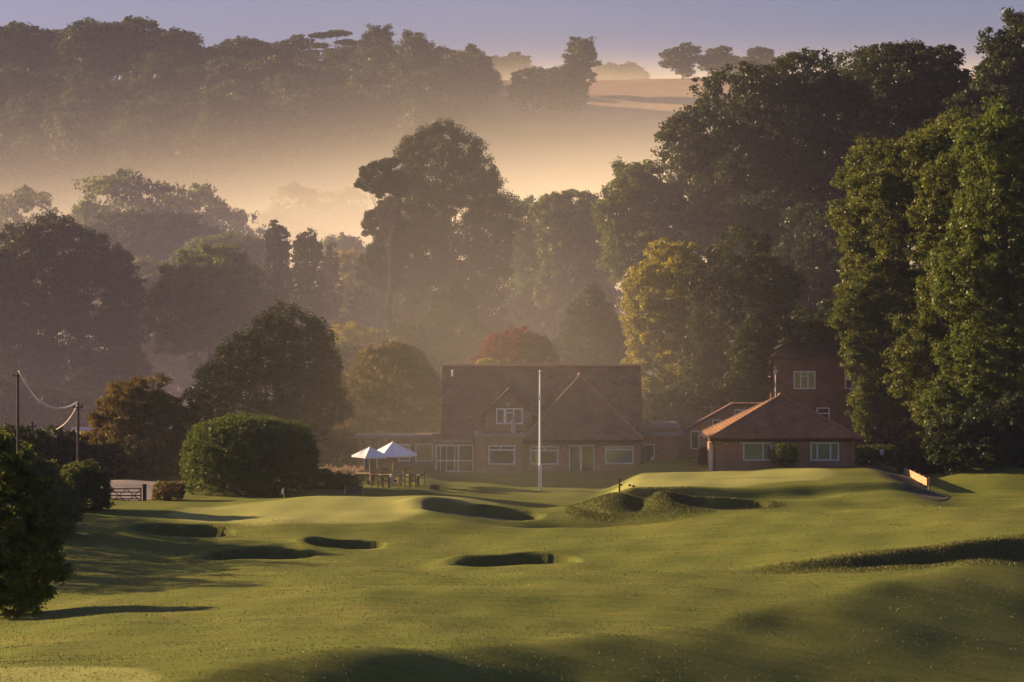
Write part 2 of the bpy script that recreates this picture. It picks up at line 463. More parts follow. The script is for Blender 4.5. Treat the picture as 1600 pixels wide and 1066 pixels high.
nt.links.new(nb.outputs['Fac'], bp.inputs['Height']); nt.links.new(bp2.outputs['Normal'], bp.inputs['Normal']); nt.links.new(bp.outputs['Normal'], b.inputs['Normal'])
nt.links.new(b.outputs['BSDF'], out.inputs['Surface'])
M['turf'] = m

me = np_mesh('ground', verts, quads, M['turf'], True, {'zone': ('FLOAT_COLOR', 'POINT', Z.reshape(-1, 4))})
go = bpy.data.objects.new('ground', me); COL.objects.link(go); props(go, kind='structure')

m, nt, out = new_mat('putting_surface')
tc = N(nt, 'ShaderNodeTexCoord')
n1 = noise(.5, 5, .6, stretch=(.5, 1.2, 1)); n2 = noise(10, 6, .7)
c = mix(.4, ramp(n1.outputs['Fac'], [(.3, (.21, .235, .065)), (.7, (.29, .275, .09))]), ramp(n2.outputs['Fac'], [(.3, (.17, .2, .06)), (.7, (.31, .29, .1))]))
b = N(nt, 'ShaderNodeBsdfPrincipled'); b.inputs['Roughness'].default_value = .85; b.inputs['Specular IOR Level'].default_value = .06
nt.links.new(c, b.inputs['Base Color']); nt.links.new(b.outputs['BSDF'], out.inputs['Surface'])
M['green'] = m

def drape(name, pts, mat, off=.02, rings=24, kind='structure', smooth_n=96, label=None):
    """a sheet lying on the ground inside a closed outline of world (x, y) points"""
    pts = np.array(pts, float); n = len(pts)
    # Catmull-Rom closed outline
    t = np.linspace(0, n, smooth_n, endpoint=False); i = t.astype(int); f = (t-i)[:, None]
    p0, p1, p2, p3 = pts[(i-1) % n], pts[i % n], pts[(i+1) % n], pts[(i+2) % n]
    o = .5*((2*p1)+(-p0+p2)*f+(2*p0-5*p1+4*p2-p3)*f**2+(-p0+3*p1-3*p2+p3)*f**3)
    c = o.mean(0)
    fr_ = np.linspace(0, 1, rings+1)[1:]
    xy = np.concatenate([[c]]+[c+(o-c)*k for k in fr_])
    z = h(xy[:, 0], xy[:, 1])+off
    v = np.column_stack([xy, z])
    fs = [(0, 1+k, 1+(k+1) % smooth_n) for k in range(smooth_n)]
    for r in range(rings-1):
        a = 1+r*smooth_n; b_ = a+smooth_n
        fs += [(a+k, b_+k, b_+(k+1) % smooth_n, a+(k+1) % smooth_n) for k in range(smooth_n)]
    me = bpy.data.meshes.new(name); me.from_pydata([tuple(p) for p in v], [], fs); me.materials.append(mat)
    me.polygons.foreach_set('use_smooth', [True]*len(fs)); me.update()
    ob = bpy.data.objects.new(name, me); COL.objects.link(ob); props(ob, label, kind=kind)
    return ob
drape('gravel_car_park', [g(120, 752, 0), g(292, 750, 0), g(286, 768, 0), g(262, 775), g(236, 787, 0), g(160, 787, 0), g(120, 775, 0)], M['gravel'], .03, 24)
drape('sunken_path', [(25.6, 199), (27.3, 199), (27.2, 190), (27.5, 183), (28.6, 176), (26.6, 173), (25.2, 180), (25.0, 190)], M['path'], .03, 30)
for px, Y, rx, ry, dep, lip, s_ in BUNK:
    cx = (px-800)*Y/F
    k = .78 if s_ else .74
    pl = [(cx+k*rx*math.cos(t), Y+k*ry*math.sin(t)) for t in np.linspace(0, 2*PI, 16, endpoint=False)]
    drape('bunker_sand', pl, M['sand'], .05, 24)

rg = np.random.RandomState(77)
nb_ = 120000
yy = 1/rg.uniform(1/175., 1/70., nb_); xx = rg.uniform(-.205, .205, nb_)*yy
keep = np.ones(nb_, bool)
for px, Y, rx, ry, dep, lip, s_ in BUNK:
    keep &= (((xx-(px-800)*Y/F)/rx)**2+((yy-Y)/ry)**2) > 1.0
keep &= ~((yy > 159) & (xx < -2))
keep &= rg.uniform(0, 1, nb_) < .2+.6*(np.sin(xx*.8+yy*.23)+np.sin(xx*.31-yy*.6)+np.sin(yy*1.7+xx*.2) > -.6)
xx = xx[keep]; yy = yy[keep]; n = len(xx)
zz_ = h(xx, yy)
t = rg.uniform(0, 2*PI, n); w_ = rg.uniform(.010, .022, n)*(yy/90); hh_ = rg.uniform(.015, .04, n)*(1+.5*(rg.uniform(0, 1, n) > .95))
lx = rg.normal(0, .022, n); ly = rg.normal(0, .022, n)
dx = np.cos(t)*w_; dy = np.sin(t)*w_
V = np.stack([np.stack([xx-dx, yy-dy, zz_-.004], -1), np.stack([xx+dx, yy+dy, zz_-.004], -1), np.stack([xx+lx+dx*.3, yy+ly+dy*.3, zz_+hh_], -1), np.stack([xx+lx-dx*.3, yy+ly-dy*.3, zz_+hh_], -1)], 1).reshape(-1, 3)
M['blade'] = leafmat('grass_blade', (.075, .10, .02), (.165, .15, .04), .12, (1.3, 1.3, .7))
bo = bpy.data.objects.new('grass', np_mesh('grass', V, np.arange(len(V)).reshape(-1, 4), M['blade'], False, {'v': ('FLOAT', 'POINT', np.repeat(rg.uniform(0, 1, n), 4))}))
COL.objects.link(bo); props(bo, 'short mown grass blades covering the foreground fairway', 'grass', kind='stuff')

# longer rough tufts on the banks and bunker shoulders
wts = (Z[..., 1]*(GY < 180)*(np.abs(GX) < .2*GY)).ravel(); wts = np.where(wts > .15, wts, 0)
pk = rg.choice(len(wts), 42000, p=wts/wts.sum())
xx = GX.ravel()[pk]+rg.uniform(-.13, .13, len(pk)); yy = GY.ravel()[pk]+rg.uniform(-.13, .13, len(pk)); zz_ = h(xx, yy); n = len(xx)
t = rg.uniform(0, 2*PI, n); w_ = rg.uniform(.008, .02, n)*1.5; hh_ = rg.uniform(.03, .085, n)
lx = rg.normal(0, .03, n); ly = rg.normal(0, .03, n); dx = np.cos(t)*w_; dy = np.sin(t)*w_
V = np.stack([np.stack([xx-dx, yy-dy, zz_-.01], -1), np.stack([xx+dx, yy+dy, zz_-.01], -1), np.stack([xx+lx+dx*.2, yy+ly+dy*.2, zz_+hh_], -1), np.stack([xx+lx-dx*.2, yy+ly-dy*.2, zz_+hh_], -1)], 1).reshape(-1, 3)
bo = bpy.data.objects.new('rough_grass', np_mesh('rough_grass', V, np.arange(len(V)).reshape(-1, 4), M['blade'], False, {'v': ('FLOAT', 'POINT', np.repeat(rg.uniform(0, 1, n), 4))}))
COL.objects.link(bo); props(bo, 'longer rough grass on the banks and round the bunkers', 'grass', kind='stuff')

# ------------------------------------------------------------------ windows and doors (all face the camera side, -y)
def window(parent, px0, r0, px1, r1, Y, vb=(), hb=(), back='room', t=.09, name='window', sill=False, curt=False, backfar=None):
    a = P(px0, r0, Y); b_ = P(px1, r1, Y)
    x0, x1, z1, z0 = a.x, b_.x, a.z, b_.z
    f = MB()
    f.box(x0, x1, Y-.07, Y+.02, z1-t, z1); f.box(x0, x1, Y-.07, Y+.02, z0, z0+t)
    f.box(x0, x0+t, Y-.07, Y+.02, z0+t, z1-t); f.box(x1-t, x1, Y-.07, Y+.02, z0+t, z1-t)
    w = x1-x0; hh = z1-z0
    for v in vb:
        fr_, tt, lo, hi = v if hasattr(v, '__len__') else (v, t, 0, 1)
        xc = x0+w*fr_
        f.box(xc-tt/2, xc+tt/2, Y-.066, Y+.02, z0+t+(hh-2*t)*lo, z1-t-(hh-2*t)*(1-hi))
    for v in hb:
        fr_, tt, lo, hi = v if hasattr(v, '__len__') else (v, t, 0, 1)
        zc = z0+hh*fr_
        f.box(x0+t+(w-2*t)*lo, x1-t-(w-2*t)*(1-hi), Y-.062, Y+.02, zc-tt/2, zc+tt/2)
    o = f.build(name, M['white'], parent)
    MB().box(x0+t*.6, x1-t*.6, Y-.035, Y-.03, z0+t*.6, z1-t*.6).build('pane', M['glass'], o)
    MB().box(x0+t*.6, x1-t*.6, Y-.012, Y-.006, z0+t*.6, z1-t*.6).build('blind' if back != 'room' else 'painted_dim_interior', M[back], o)  # for a room, a dark-coloured sheet stands in for the unlit interior
    if curt:
        for s_, xa in ((1, x0+t), (-1, x1-t)):
            zt = z1-hh*.25; c = MB()
            c.slab([(xa, Y-.02, zt), (xa, Y-.02, z0+t), (xa+s_*w*.09, Y-.02, z0+t), (xa+s_*w*.05, Y-.02, z0+hh*.35), (xa+s_*w*.16, Y-.02, zt)][::s_], .006)
            c.build('curtain', M['fascia'], o)
    if sill:
        MB().box(x0-.12, x1+.12, Y-.16, Y+.02, z0-.09, z0-.003).build('sill', M['fascia'], o)
    return o

# ------------------------------------------------------------------ the clubhouse
cx, cy = 2.4, 203.0
CH = empty('clubhouse', (cx, cy, H(cx, cy)), 'long red brick clubhouse with a steep tiled roof, behind the white flagpole', 'clubhouse')
w = MB()
w.box(-5.0, 9.55, 200.4, 209.4, -.8, 2.15)
w.box(.9, 9.5, 199.2, 200.6, -.8, 2.25)
w.prism([(9.25, 2.15), (9.55, 2.15), (9.55, 2.5), (9.25, 2.5)], 200.5, 209.3)
w.build('wall', M['brick'], CH)
# gable end wall, right, and left
for xx in (9.2, -4.95):
    gb = MB(); gb.slab([(xx, 200.4, 2.15), (xx, 209.4, 2.15), (xx, 204.9, 7.1)], .25 if xx > 0 else -.25)
    gb.build('gable_wall', M['brick'], CH)
rf = MB()
T = .14
rf.slab([(-5.3, 199.7, 2.12), (9.8, 199.7, 2.12), (9.8, 204.95, 7.6), (-5.3, 204.95, 7.6)], T)
rf.slab([(9.8, 210.2, 2.12), (-5.3, 210.2, 2.12), (-5.3, 204.95, 7.6), (9.8, 204.95, 7.6)], T)
main_roof = rf.build('roof', M['tile'], CH)
rd = MB()
for i in range(44):
    x = -5.3+i*15.1/44
    rd.tube([(x, 204.95, 7.62), (x+.33, 204.95, 7.62)], [.12, .135], 8)
rd.build('ridge_tiles', M['tile_edge'], main_roof)
MB().box(9.62, 9.84, 199.8, 200.0, .3, 2.0).build('downpipe', M['black'], CH)
# hipped wing towards the lawn
wg = MB(); zl = 2.42; A = Vector((5.16, 203.3, 6.94)); B = Vector((5.16, 204.35, 6.94))
wg.slab([(.75, 198.6, zl), (9.72, 198.6, zl), A], .12)
wg.slab([(.75, 200.05, zl), (.75, 198.6, zl), A, B], .12)
wg.slab([(9.72, 198.6, zl), (9.72, 200.05, zl), B, A], .12)
wing = wg.build('wing_roof', M['tile'], CH)
hp = MB()
for e in ((.75, 198.6), (9.72, 198.6)):
    a = Vector((e[0], e[1], zl+.03)); d = (A+Vector((0, 0, .03)))-a; n_ = 22
    for i in range(n_):
        hp.tube([a+d*(i/n_), a+d*((i+1.05)/n_)], [.085, .07], 7)
hp.ball((A.x, A.y, A.z+.1), .22, .18, .15)
hp.build('hip_tiles', M['tile_edge'], wing)
MB().box(.8, 9.66, 198.62, 198.72, 2.12, 2.29).build('gutter', M['black'], CH)
MB().box(.9, 9.5, 198.74, 199.2, 2.16, 2.24).build('soffit', M['dark_wood'], CH)
# flat-roofed bay
by = MB(); by.box(-2.72, .84, 198.7, 200.35, -.8, 2.55)
bay = by.build('bay', M['brick'], CH)
cp = MB(); cp.box(-2.82, .9, 198.6, 200.35, 2.56, 2.72); cp.box(-2.86, .94, 198.55, 200.35, 2.725, 2.78)
cp.build('coping', M['fascia'], bay)
MB().ball((-2.62, 198.85, 2.9), .17, .17, .15).build('finial', M['stone'], bay); MB().ball((.74, 198.72, 2.86), .12, .12, .12).build('finial', M['stone'], bay)
# dormer
dm = MB()
dz = 2.7
dm.prism([(-2.0, dz), (1.5, dz), (1.5, 4.25), (-.24, 5.92), (-2.0, 4.25)], 200.5, 203.4)
dormer = dm.build('dormer', M['brick'], CH)
dr = MB(); ap = (-.24, 6.1)
for s_ in (-1, 1):
    e = (-.24+s_*2.1, 4.02)
    q = [(e[0], 200.3, e[1]), (ap[0], 200.3, ap[1]), (ap[0], 204.0, ap[1]), (e[0], 202.1, e[1])]
    dr.slab(q if s_ < 0 else q[::-1], .1)
dr.build('dormer_roof', M['tile'], dormer)
vg = MB()
for s_ in (-1, 1):
    vg.tube([(-.24+s_*2.12, 200.28, 4.03), (-.24, 200.28, 6.12)], .045, 5)
vg.build('verge', M['tile_edge'], dormer)
window(dormer, 775, 638, 817, 663, 200.48, t=.1, vb=[(.33, .2, 0, 1), (.66, .09, 0, 1)], hb=[(.72, .07, .36, .64)], back='curtain', sill=True)
rn = MB()
rn.tube([(-.27, 200.49, 4.93), (-.27, 200.42, 4.93)], [.19, .17], 14); rn.tube([(-.27, 200.42, 4.93), (-.27, 200.38, 4.93)], [.09, .07], 10)
rn.build('roundel', M['stone'], dormer)
# bay window, wing windows, doors
window(CH, 763, 696, 805, 726, 198.68, vb=[(.48, .09, .78, 1)], hb=[.76], curt=True)
window(CH, 828, 697, 873, 726, 199.18, vb=[(.5, .09, .78, 1)], hb=[.76], curt=True)
window(CH, 945, 697, 990, 725, 199.18, vb=[(.5, .06, .8, 1)], hb=[.8], back='blind')
fd = window(CH, 889, 696, 929, 739, 199.18, vb=[(.46, .16, 0, 1)], t=.08, name='french_door')
MB().box(4.75, 4.79, 199.02, 199.09, .75, .95).build('handle', M['black'], fd)
# glazed porch
pf = window(CH, 681, 695, 740, 738, 199.6, vb=[(.12, .05, 0, 1), (.285, .045, 0, 1), (.50, .06, 0, 1), (.60, .1, 0, 1)], hb=[(.42, .08, 0, 1), (.05, .05, .13, .5), (.97, .05, .13, .5)], name='glazed_porch', back='room')
MB().box(-5.8, -2.84, 199.62, 200.4, -.8, 2.2).build('porch_wall', M['brick'], CH)
pr = MB(); pr.slab([(-5.95, 199.35, 2.34), (-2.9, 199.35, 2.34), (-2.9, 200.6, 2.75), (-5.95, 200.6, 2.75)], .1)
pr.build('porch_roof', M['tile'], CH)
MB().box(-5.9, -2.92, 199.3, 199.34, 2.2, 2.35).build('porch_fascia', M['fascia'], CH)
# low wing on the left behind the parasols
lw = MB(); lw.box(-11.6, -5.1, 202.0, 204.4, -.8, 2.3)
lww = lw.build('low_wing_wall', M['brick'], CH)
lr = MB(); lr.box(-11.8, -5.02, 201.7, 204.6, 2.31, 2.52)
lr.build('low_wing_roof', M['fascia'], CH)
window(CH, 622, 694, 641, 721, 201.98, back='curtain'); window(CH, 649, 693, 677, 721, 201.98, back='curtain')
dd = window(CH, 568, 712, 590, 744, 201.98, back='room', name='back_door')
po = MB(); a = P(563, 735, 201.9)
for pxx in (563, 592, 606):
    a = P(pxx, 735, 201.9); po.box(a.x-.06, a.x+.06, 201.75, 201.9, -.4, 2.2)
po.build('door_posts', M['orange_wood'], CH)
a = P(707, 583, 203.9)
vt = MB(); vt.tube([(a.x, a.y, a.z-.25), (a.x, a.y, a.z+.12)], .06, 8); vt.ball((a.x, a.y, a.z+.16), .11, .11, .08)
vt.build('roof_vent', M['white'], CH)
lt = MB(); a = P(881, 700, 199.1); lt.box(a.x-.05, a.x+.05, a.y-.1, a.y+.1, a.z-.12, a.z+.12); lt.build('wall_lamp', M['pale'], CH)
# connecting flat part with a white door
fl = MB(); fl.box(9.58, 12.6, 203.2, 208, -.8, 2.9)
link = fl.build('link_wall', M['brick'], CH)
fc = MB(); fc.box(9.6, 12.7, 203.0, 208.2, 2.95, 3.2); fc.box(9.6, 13.0, 202.8, 208.2, 2.4, 2.72)
fc.build('link_fascia', M['fascia'], link)
bx = MB(); a = P(1007, 671, 203.5); c_ = P(1016, 656, 203.5); bx.box(a.x, c_.x, 203.5, 204, 3.2, c_.z)
bx.build('rooflight_upstand', M['fascia'], link)
bx = MB(); a = P(1018, 668, 204.5); c_ = P(1047, 664, 204.5); bx.box(a.x, c_.x, 204.4, 204.6, a.z, c_.z); bx.box(a.x+.1, a.x+.16, 204.45, 204.55, 3.2, a.z); bx.box(c_.x-.16, c_.x-.1, 204.45, 204.55, 3.2, a.z)
bx.build('roof_rail', M['pale'], link)
dr_ = window(CH, 1004, 694, 1023, 733, 203.18, back='room', name='side_door', t=.09)
a = P(1021, 726, 203.1); MB().box(a.x-.22, a.x, 203.08, 203.1, a.z-.2, a.z+.6).build('door_panel', M['white'], dr_)

# ------------------------------------------------------------------ stair wing with a slanted roof
SW = empty('stair_wing', (16.2, 207, H(16.2, 207)), 'brown brick wing with a slanting roof edge, between clubhouse and low hall', 'building')
Yw = 205.0
def xz(px, r, Y=Yw):
    v = P(px, r, Y); return (v.x, v.z)
lo = [(xz(1045, 700)[0], -.8), (xz(1215, 700)[0], -.8), xz(1215, 634), xz(1145, 634), xz(1048, 686)]
MB().prism([lo[0], lo[1], lo[2], lo[3], lo[4]], Yw, Yw+1.2).build('wall', M['brick'], SW)
q = [xz(1040, 688), xz(1145, 630), xz(1220, 630)]
s2 = MB(); s2.slab([(q[0][0], Yw-.25, q[0][1]), (q[1][0], Yw-.25, q[1][1]), (q[1][0], Yw+1.3, q[1][1]), (q[0][0], Yw+1.3, q[0][1])], .13)
s2.slab([(q[1][0]+.01, Yw-.25, q[1][1]), (q[2][0], Yw-.25, q[2][1]), (q[2][0], Yw+1.3, q[2][1]), (q[1][0]+.01, Yw+1.3, q[1][1])], .13)
s2.build('roof', M['tile'], SW)
s2 = MB(); s2.tube([(q[0][0], Yw-.27, q[0][1]+.02), (q[1][0], Yw-.27, q[1][1]+.02)], .04, 5); s2.build('verge', M['fascia'], SW)
window(SW, 1046, 690, 1060, 719, Yw-.02, t=.1); window(SW, 1079, 673, 1093, 702, Yw-.02, t=.1)
window(SW, 1113, 656, 1128, 672, Yw-.02, t=.08); window(SW, 1147, 640, 1171, 656, Yw-.02, t=.08, vb=[.55])

# ------------------------------------------------------------------ the hall with the pyramid roof
HL = empty('hall', (19.4, 193.4, H(19.4, 193.4)), 'low brick hall whose pyramid roof has a sunlit orange left slope', 'hall')
MB().box(14.28, 24.3, 190.5, 196.5, -.3, 3.12).build('wall', M['brick'], HL)
zt = 3.12; AP = Vector((19.3, 193.3, 5.98))
c4 = [(13.92, 190.0, zt), (24.9, 190.0, zt), (24.9, 197.0, zt), (13.92, 197.0, zt)]
hr = MB()
for i in range(4):
    hr.slab([c4[i], c4[(i+1) % 4], AP], .12)
hroof = hr.build('roof', M['tile_hall'], HL)
hp = MB()
for i in range(4):
    a = Vector(c4[i])+Vector((0, 0, .03)); d = AP+Vector((0, 0, .03))-a
    for k in range(22): hp.tube([a+d*(k/22), a+d*((k+1.06)/22)], [.05, .04], 7)
hp.ball(AP+Vector((0, 0, .06)), .2, .2, .12)
hp.build('hip_tiles', M['tile_edge'], hroof)
gt = MB(); gt.box(13.95, 24.9, 189.9, 190.0, 2.9, 3.02); gt.box(13.82, 13.92, 190.0, 197.0, 2.9, 3.02); gt.build('gutter', M['black'], HL)
sf = MB(); sf.box(14.0, 24.8, 190.05, 190.49, 2.9, 2.96); sf.build('soffit', M['dark_wood'], HL)
window(HL, 1161, 691, 1206, 720, 190.48, vb=[.69], back='blind'); window(HL, 1266, 691, 1311, 720, 190.48, vb=[.24, .7], back='blind')
for pxx, rr in ((1135, 694),):
    a = P(pxx, rr, 190.4); MB().box(a.x-.12, a.x+.12, 190.4, 190.49, a.z-.07, a.z+.07).build('wall_sign', M['pale'], HL)
for pxx in (1158, 1209):
    a = P(pxx, 692, 190.4); MB().box(a.x-.05, a.x+.05, 190.35, 190.49, a.z-.08, a.z+.08).build('wall_lamp', M['white'], HL)
dp = MB(); dp.tube([(14.1, 189.95, 2.9), (14.33, 190.3, 2.65), (14.35, 190.4, 2.4), (14.35, 190.4, .7)], .045, 6); dp.build('downpipe', M['black'], HL)
dp = MB(); dp.box(13.98, 14.16, 190.6, 190.7, .7, 2.8); dp.build('white_post', M['white'], HL)
# concrete ramp beside it
RP = MB(); a = P(1064, 732, 201.5); b_ = P(1104, 709, 201.5)
RP.prism([(a.x, -.3), (b_.x, -.3), (b_.x, b_.z), (a.x, a.z)], 201.0, 202.2)
props(RP.build('access_ramp', M['ramp']), 'grey concrete ramp wedge rising right beside the low hall', 'ramp')

# ------------------------------------------------------------------ the tall house behind
TH = empty('tall_house', (24, 218, H(24, 218)), 'tall dark red brick house behind the low hall, half hidden by trees', 'house')
Yt = 214.0
x0, _ = xz(1211, 600, Yt); x1, zt = xz(1352, 557, Yt)
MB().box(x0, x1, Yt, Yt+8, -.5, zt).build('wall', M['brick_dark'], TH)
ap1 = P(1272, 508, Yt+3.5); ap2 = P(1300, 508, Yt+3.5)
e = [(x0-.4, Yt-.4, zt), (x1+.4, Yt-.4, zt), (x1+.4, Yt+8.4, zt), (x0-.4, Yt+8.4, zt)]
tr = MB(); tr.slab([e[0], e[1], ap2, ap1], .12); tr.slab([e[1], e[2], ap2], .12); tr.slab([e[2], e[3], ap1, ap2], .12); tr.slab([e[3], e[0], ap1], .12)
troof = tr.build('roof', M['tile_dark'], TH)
ch = MB(); a = P(1281, 520, Yt+5); ch.box(a.x-.4, a.x+.4, Yt+4.4, Yt+5.4, 9.2, 11.9); ch.box(a.x-.48, a.x+.48, Yt+4.3, Yt+5.5, 11.9, 12.05); pass
window(TH, 1240, 580, 1274, 608, Yt-.02, vb=[(.32, .09, 0, 1), (.66, .09, 0, 1)], hb=[(.72, .07, .34, .66)], back='curtain')
window(TH, 1320, 581, 1334, 608, Yt-.02, vb=[(.75, .07, 0, 1)])
window(TH, 1276, 637, 1296, 660, Yt-.02, hb=[.6], t=.08); window(TH, 1340, 640, 1352, 665, Yt-.02, vb=[.5])
sp_ = MB(); a = P(1212, 583, Yt-.1); sp_.tube([(a.x, Yt-.1, 1), (a.x, Yt-.1, a.z)], .05, 6); sp_.box(a.x-.15, a.x+.15, Yt-.2, Yt-.02, a.z, a.z+.3); sp_.build('soil_pipe', M['pale'], TH)

# ------------------------------------------------------------------ flagpole
Yf = gz(844, 758); b0 = P(844, 758, Yf); zg = H(b0.x, Yf)
FP = empty('flagpole', (b0.x, Yf, zg), 'tall white flagpole on a thick square base before the clubhouse', 'flagpole')
MB().box(b0.x-.12, b0.x+.12, Yf-.12, Yf+.12, zg-.1, P(844, 727, Yf).z).build('base_post', M['white'], FP)
pl = MB(); zt = P(844, 582, Yf).z
pl.tube([(b0.x, Yf, zg+1.0), (b0.x, Yf, zg+4), (b0.x, Yf, zt)], [.075, .065, .04], 8); pl.build('pole', M['white'], FP)
fi = MB(); fi.ball((b0.x, Yf, zt+.08), .09, .09, .09); fi.build('finial', M['white'], FP)
hl = MB(); hl.tube([(b0.x-.12, Yf-.1, zg+1.4), (b0.x-.07, Yf-.08, zt-.1)], .012, 4); hl.box(b0.x-.12, b0.x-.03, Yf-.1, Yf-.02, P(0, 625, Yf).z, P(0, 618, Yf).z); hl.build('halyard', M['canvas'], FP)

# ------------------------------------------------------------------ pale statue on the bay roof
a = P(802, 681, 199.3)
st = MB(); st.lathe((a.x, a.y, 2.78), [(.0, 0), (.2, 0), (.19, .3), (.17, .55), (.2, .8), (.17, 1.0), (.07, 1.08), (.06, 1.12), (.09, 1.17), (.09, 1.27), (.05, 1.33), (0, 1.34)], 12)
props(st.build('garden_statue', M['stone'], smooth=True), 'slim pale statue standing on the bay roof before the dormer window', 'statue')

# ------------------------------------------------------------------ parasols
def parasol(name, px, top, bot, half, Y, label, rz, tilt=0):
    a = P(px, top, Y); zc = P(px, bot, Y).z; hw = half*Y/F/1.0
    zg = H(a.x, Y)
    E = empty(name, (a.x, Y, zg), label, 'parasol', 'white parasols over the terrace tables')
    p = MB(); p.tube([(a.x, Y, zg-.05), (a.x, Y, a.z-.05)], .03, 8); p.build('pole', M['pine_wood'], E)
    b2 = MB(); b2.lathe((a.x, Y, zg), [(0, 0), (.3, 0), (.3, .08), (.06, .12), (.05, .3), (0, .3)], 12); b2.build('base', M['black'], E)
    c = MB(); n = 6; ang = [rz+2*PI*i/n for i in range(n)]
    R = [Vector((a.x+hw*math.cos(t), Y+hw*math.sin(t), zc+tilt*math.cos(t))) for t in ang]
    top_ = Vector((a.x, Y, a.z))
    for i in range(n):
        p0, p1 = R[i], R[(i+1) % n]
        mid = (p0+p1)/2; sag = Vector((0, 0, -.03))
        m_ = (top_+mid)/2+Vector((0, 0, -.05))
        c.face([top_, (top_+p0)/2, m_]); c.face([top_, m_, (top_+p1)/2])
        c.face([(top_+p0)/2, p0, mid, m_]); c.face([m_, mid, p1, (top_+p1)/2])
        for u, v in ((p0, mid), (mid, p1)):
            c.face([u, u+Vector((0, 0, -.11)), v+Vector((0, 0, -.11)), v])
    c.build('canopy', M['canvas'], E)
    r_ = MB()
    for q in R: r_.tube([top_+Vector((0, 0, -.06)), q+Vector((0, 0, -.03))], .012, 4)
    r_.build('ribs', M['pine_wood'], E)
    r_ = MB(); r_.ball((a.x, Y, a.z+.04), .05, .05, .06); r_.build('finial', M['pine_wood'], E)
    return E
parasol('parasol', 578, 698, 712, 30, 188.0, 'lower left white parasol of the two beside the trimmed hedge', .35, -.05)
parasol('parasol', 614, 690, 710, 38, 190.5, 'taller right white parasol of the two, nearer the glazed porch', .1, 0)

# ------------------------------------------------------------------ terrace furniture
def table(px, row, w_, label):
    Y = gz(px, row, .35); x = (px-800)*Y/F; zg = H(x, Y)
    E = empty('garden_table', (x, Y, zg), label, 'table', 'wooden terrace tables')
    MB().box(x-w_/2, x+w_/2, Y-.45, Y+.45, zg+.70, zg+.75).build('table_top', M['pine_wood'], E)
    for sx in (-1, 1):
        for sy in (-1, 1):
            MB().box(x+sx*(w_/2-.1)-.04, x+sx*(w_/2-.1)+.04, Y+sy*.35-.04, Y+sy*.35+.04, zg-.05, zg+.70).build('leg', M['wood'], E)
    return E
table(596, 750, 1.5, 'wooden terrace table under the two white parasols')
table(640, 751, 1.4, 'wooden terrace table between the stone post and the glazed porch')
table(566, 748, 1.0, 'small wooden table nearest the flower bed, left of the parasol poles')
def chair_proto():
    E = empty('garden_chair', (0, 0, 0), 'x', 'chair', 'wooden chairs around the terrace tables')
    MB().box(-.25, .25, -.24, .24, .42, .46).build('seat', M['wood'], E)
    b_ = MB(); b_.box(-.25, .25, .20, .24, .50, .56); b_.box(-.25, .25, .20, .24, .86, .93)
    for k in range(5): b_.box(-.22+k*.1, -.18+k*.1, .205, .235, .56, .86)
    b_.build('backrest', M['wood'], E)
    for sx in (-1, 1):
        MB().box(sx*.22-.03, sx*.22+.03, -.23, -.17, 0, .64).build('leg', M['wood'], E)
        MB().box(sx*.22-.03, sx*.22+.03, .17, .23, 0, .9).build('leg', M['wood'], E)
        MB().box(sx*.25-.03, sx*.25+.03, -.24, .2, .64, .68).build('armrest', M['wood'], E)
    return E
def dup(root, loc, rz, label, scale=None):
    r = root.copy(); COL.objects.link(r); r.location = loc; r.rotation_euler = (0, 0, rz); r['label'] = label
    if scale is not None: r.scale = scale
    for ch_ in list(root.children):
        c = ch_.copy(); COL.objects.link(c); c.parent = r
        for g_ in list(ch_.children):
            d = g_.copy(); COL.objects.link(d); d.parent = c
    return r
CP = chair_proto()
chairs = [(533, 748, 1.4, 'garden chair at the left end of the terrace, next to the flowers'),
          (547, 746, -1.3, 'garden chair behind the small left table'),
          (585, 756, 3.3, 'garden chair with its back to the lawn, left of the parasol pole'),
          (603, 756, 3.0, 'garden chair with its back to the lawn, right of the parasol pole'),
          (580, 745, .1, 'garden chair behind the parasol table, left one'),
          (601, 745, -.2, 'garden chair behind the parasol table, right one'),
          (627, 755, 3.4, 'garden chair right of the pale stone post, front side'),
          (646, 756, 2.9, 'garden chair in front of the table nearest the porch'),
          (636, 746, .2, 'garden chair behind the table nearest the porch'),
          (659, 750, -1.5, 'rightmost garden chair on the terrace')]
for i, (px, row, rz, lb) in enumerate(chairs):
    Y = gz(px, row, .35); x = (px-800)*Y/F
    if i == 0:
        CP.location = (x, Y, H(x, Y)-.02); CP.rotation_euler = (0, 0, rz); CP['label'] = lb
    else: dup(CP, (x, Y, H(x, Y)-.02), rz, lb)
# stone post, planter, bench, flagstick, markers
def simple(name, mb, mat, label, cat, group=None, smooth=False):
    return props(mb.build(name, mat, smooth=smooth), label, cat, group)
Y = 186.5; a = P(612, 754, Y); zg = H(a.x, Y)
s_ = MB(); s_.box(a.x-.13, a.x+.13, Y-.13, Y+.13, zg-.1, zg+.62); s_.box(a.x-.17, a.x+.17, Y-.17, Y+.17, zg+.62, zg+.70); s_.ball((a.x, Y, zg+.78), .1, .1, .1)
simple('stone_post', s_, M['stone'], 'short pale stone post at the terrace edge among dark chairs', 'post')
Y = 184.0; a = P(679, 750, Y); zg = H(a.x, Y)
s_ = MB(); s_.box(a.x-.3, a.x+.3, Y-.2, Y+.2, zg, zg+.22); s_.box(a.x-.34, a.x+.34, Y-.24, Y+.24, zg+.22, zg+.27); s_.box(a.x-.2, a.x+.1, Y-.1, Y+.1, zg+.27, zg+.34)
simple('low_box', s_, M['dark_wood'], 'small dark low box on the lawn before the glazed porch', 'box')
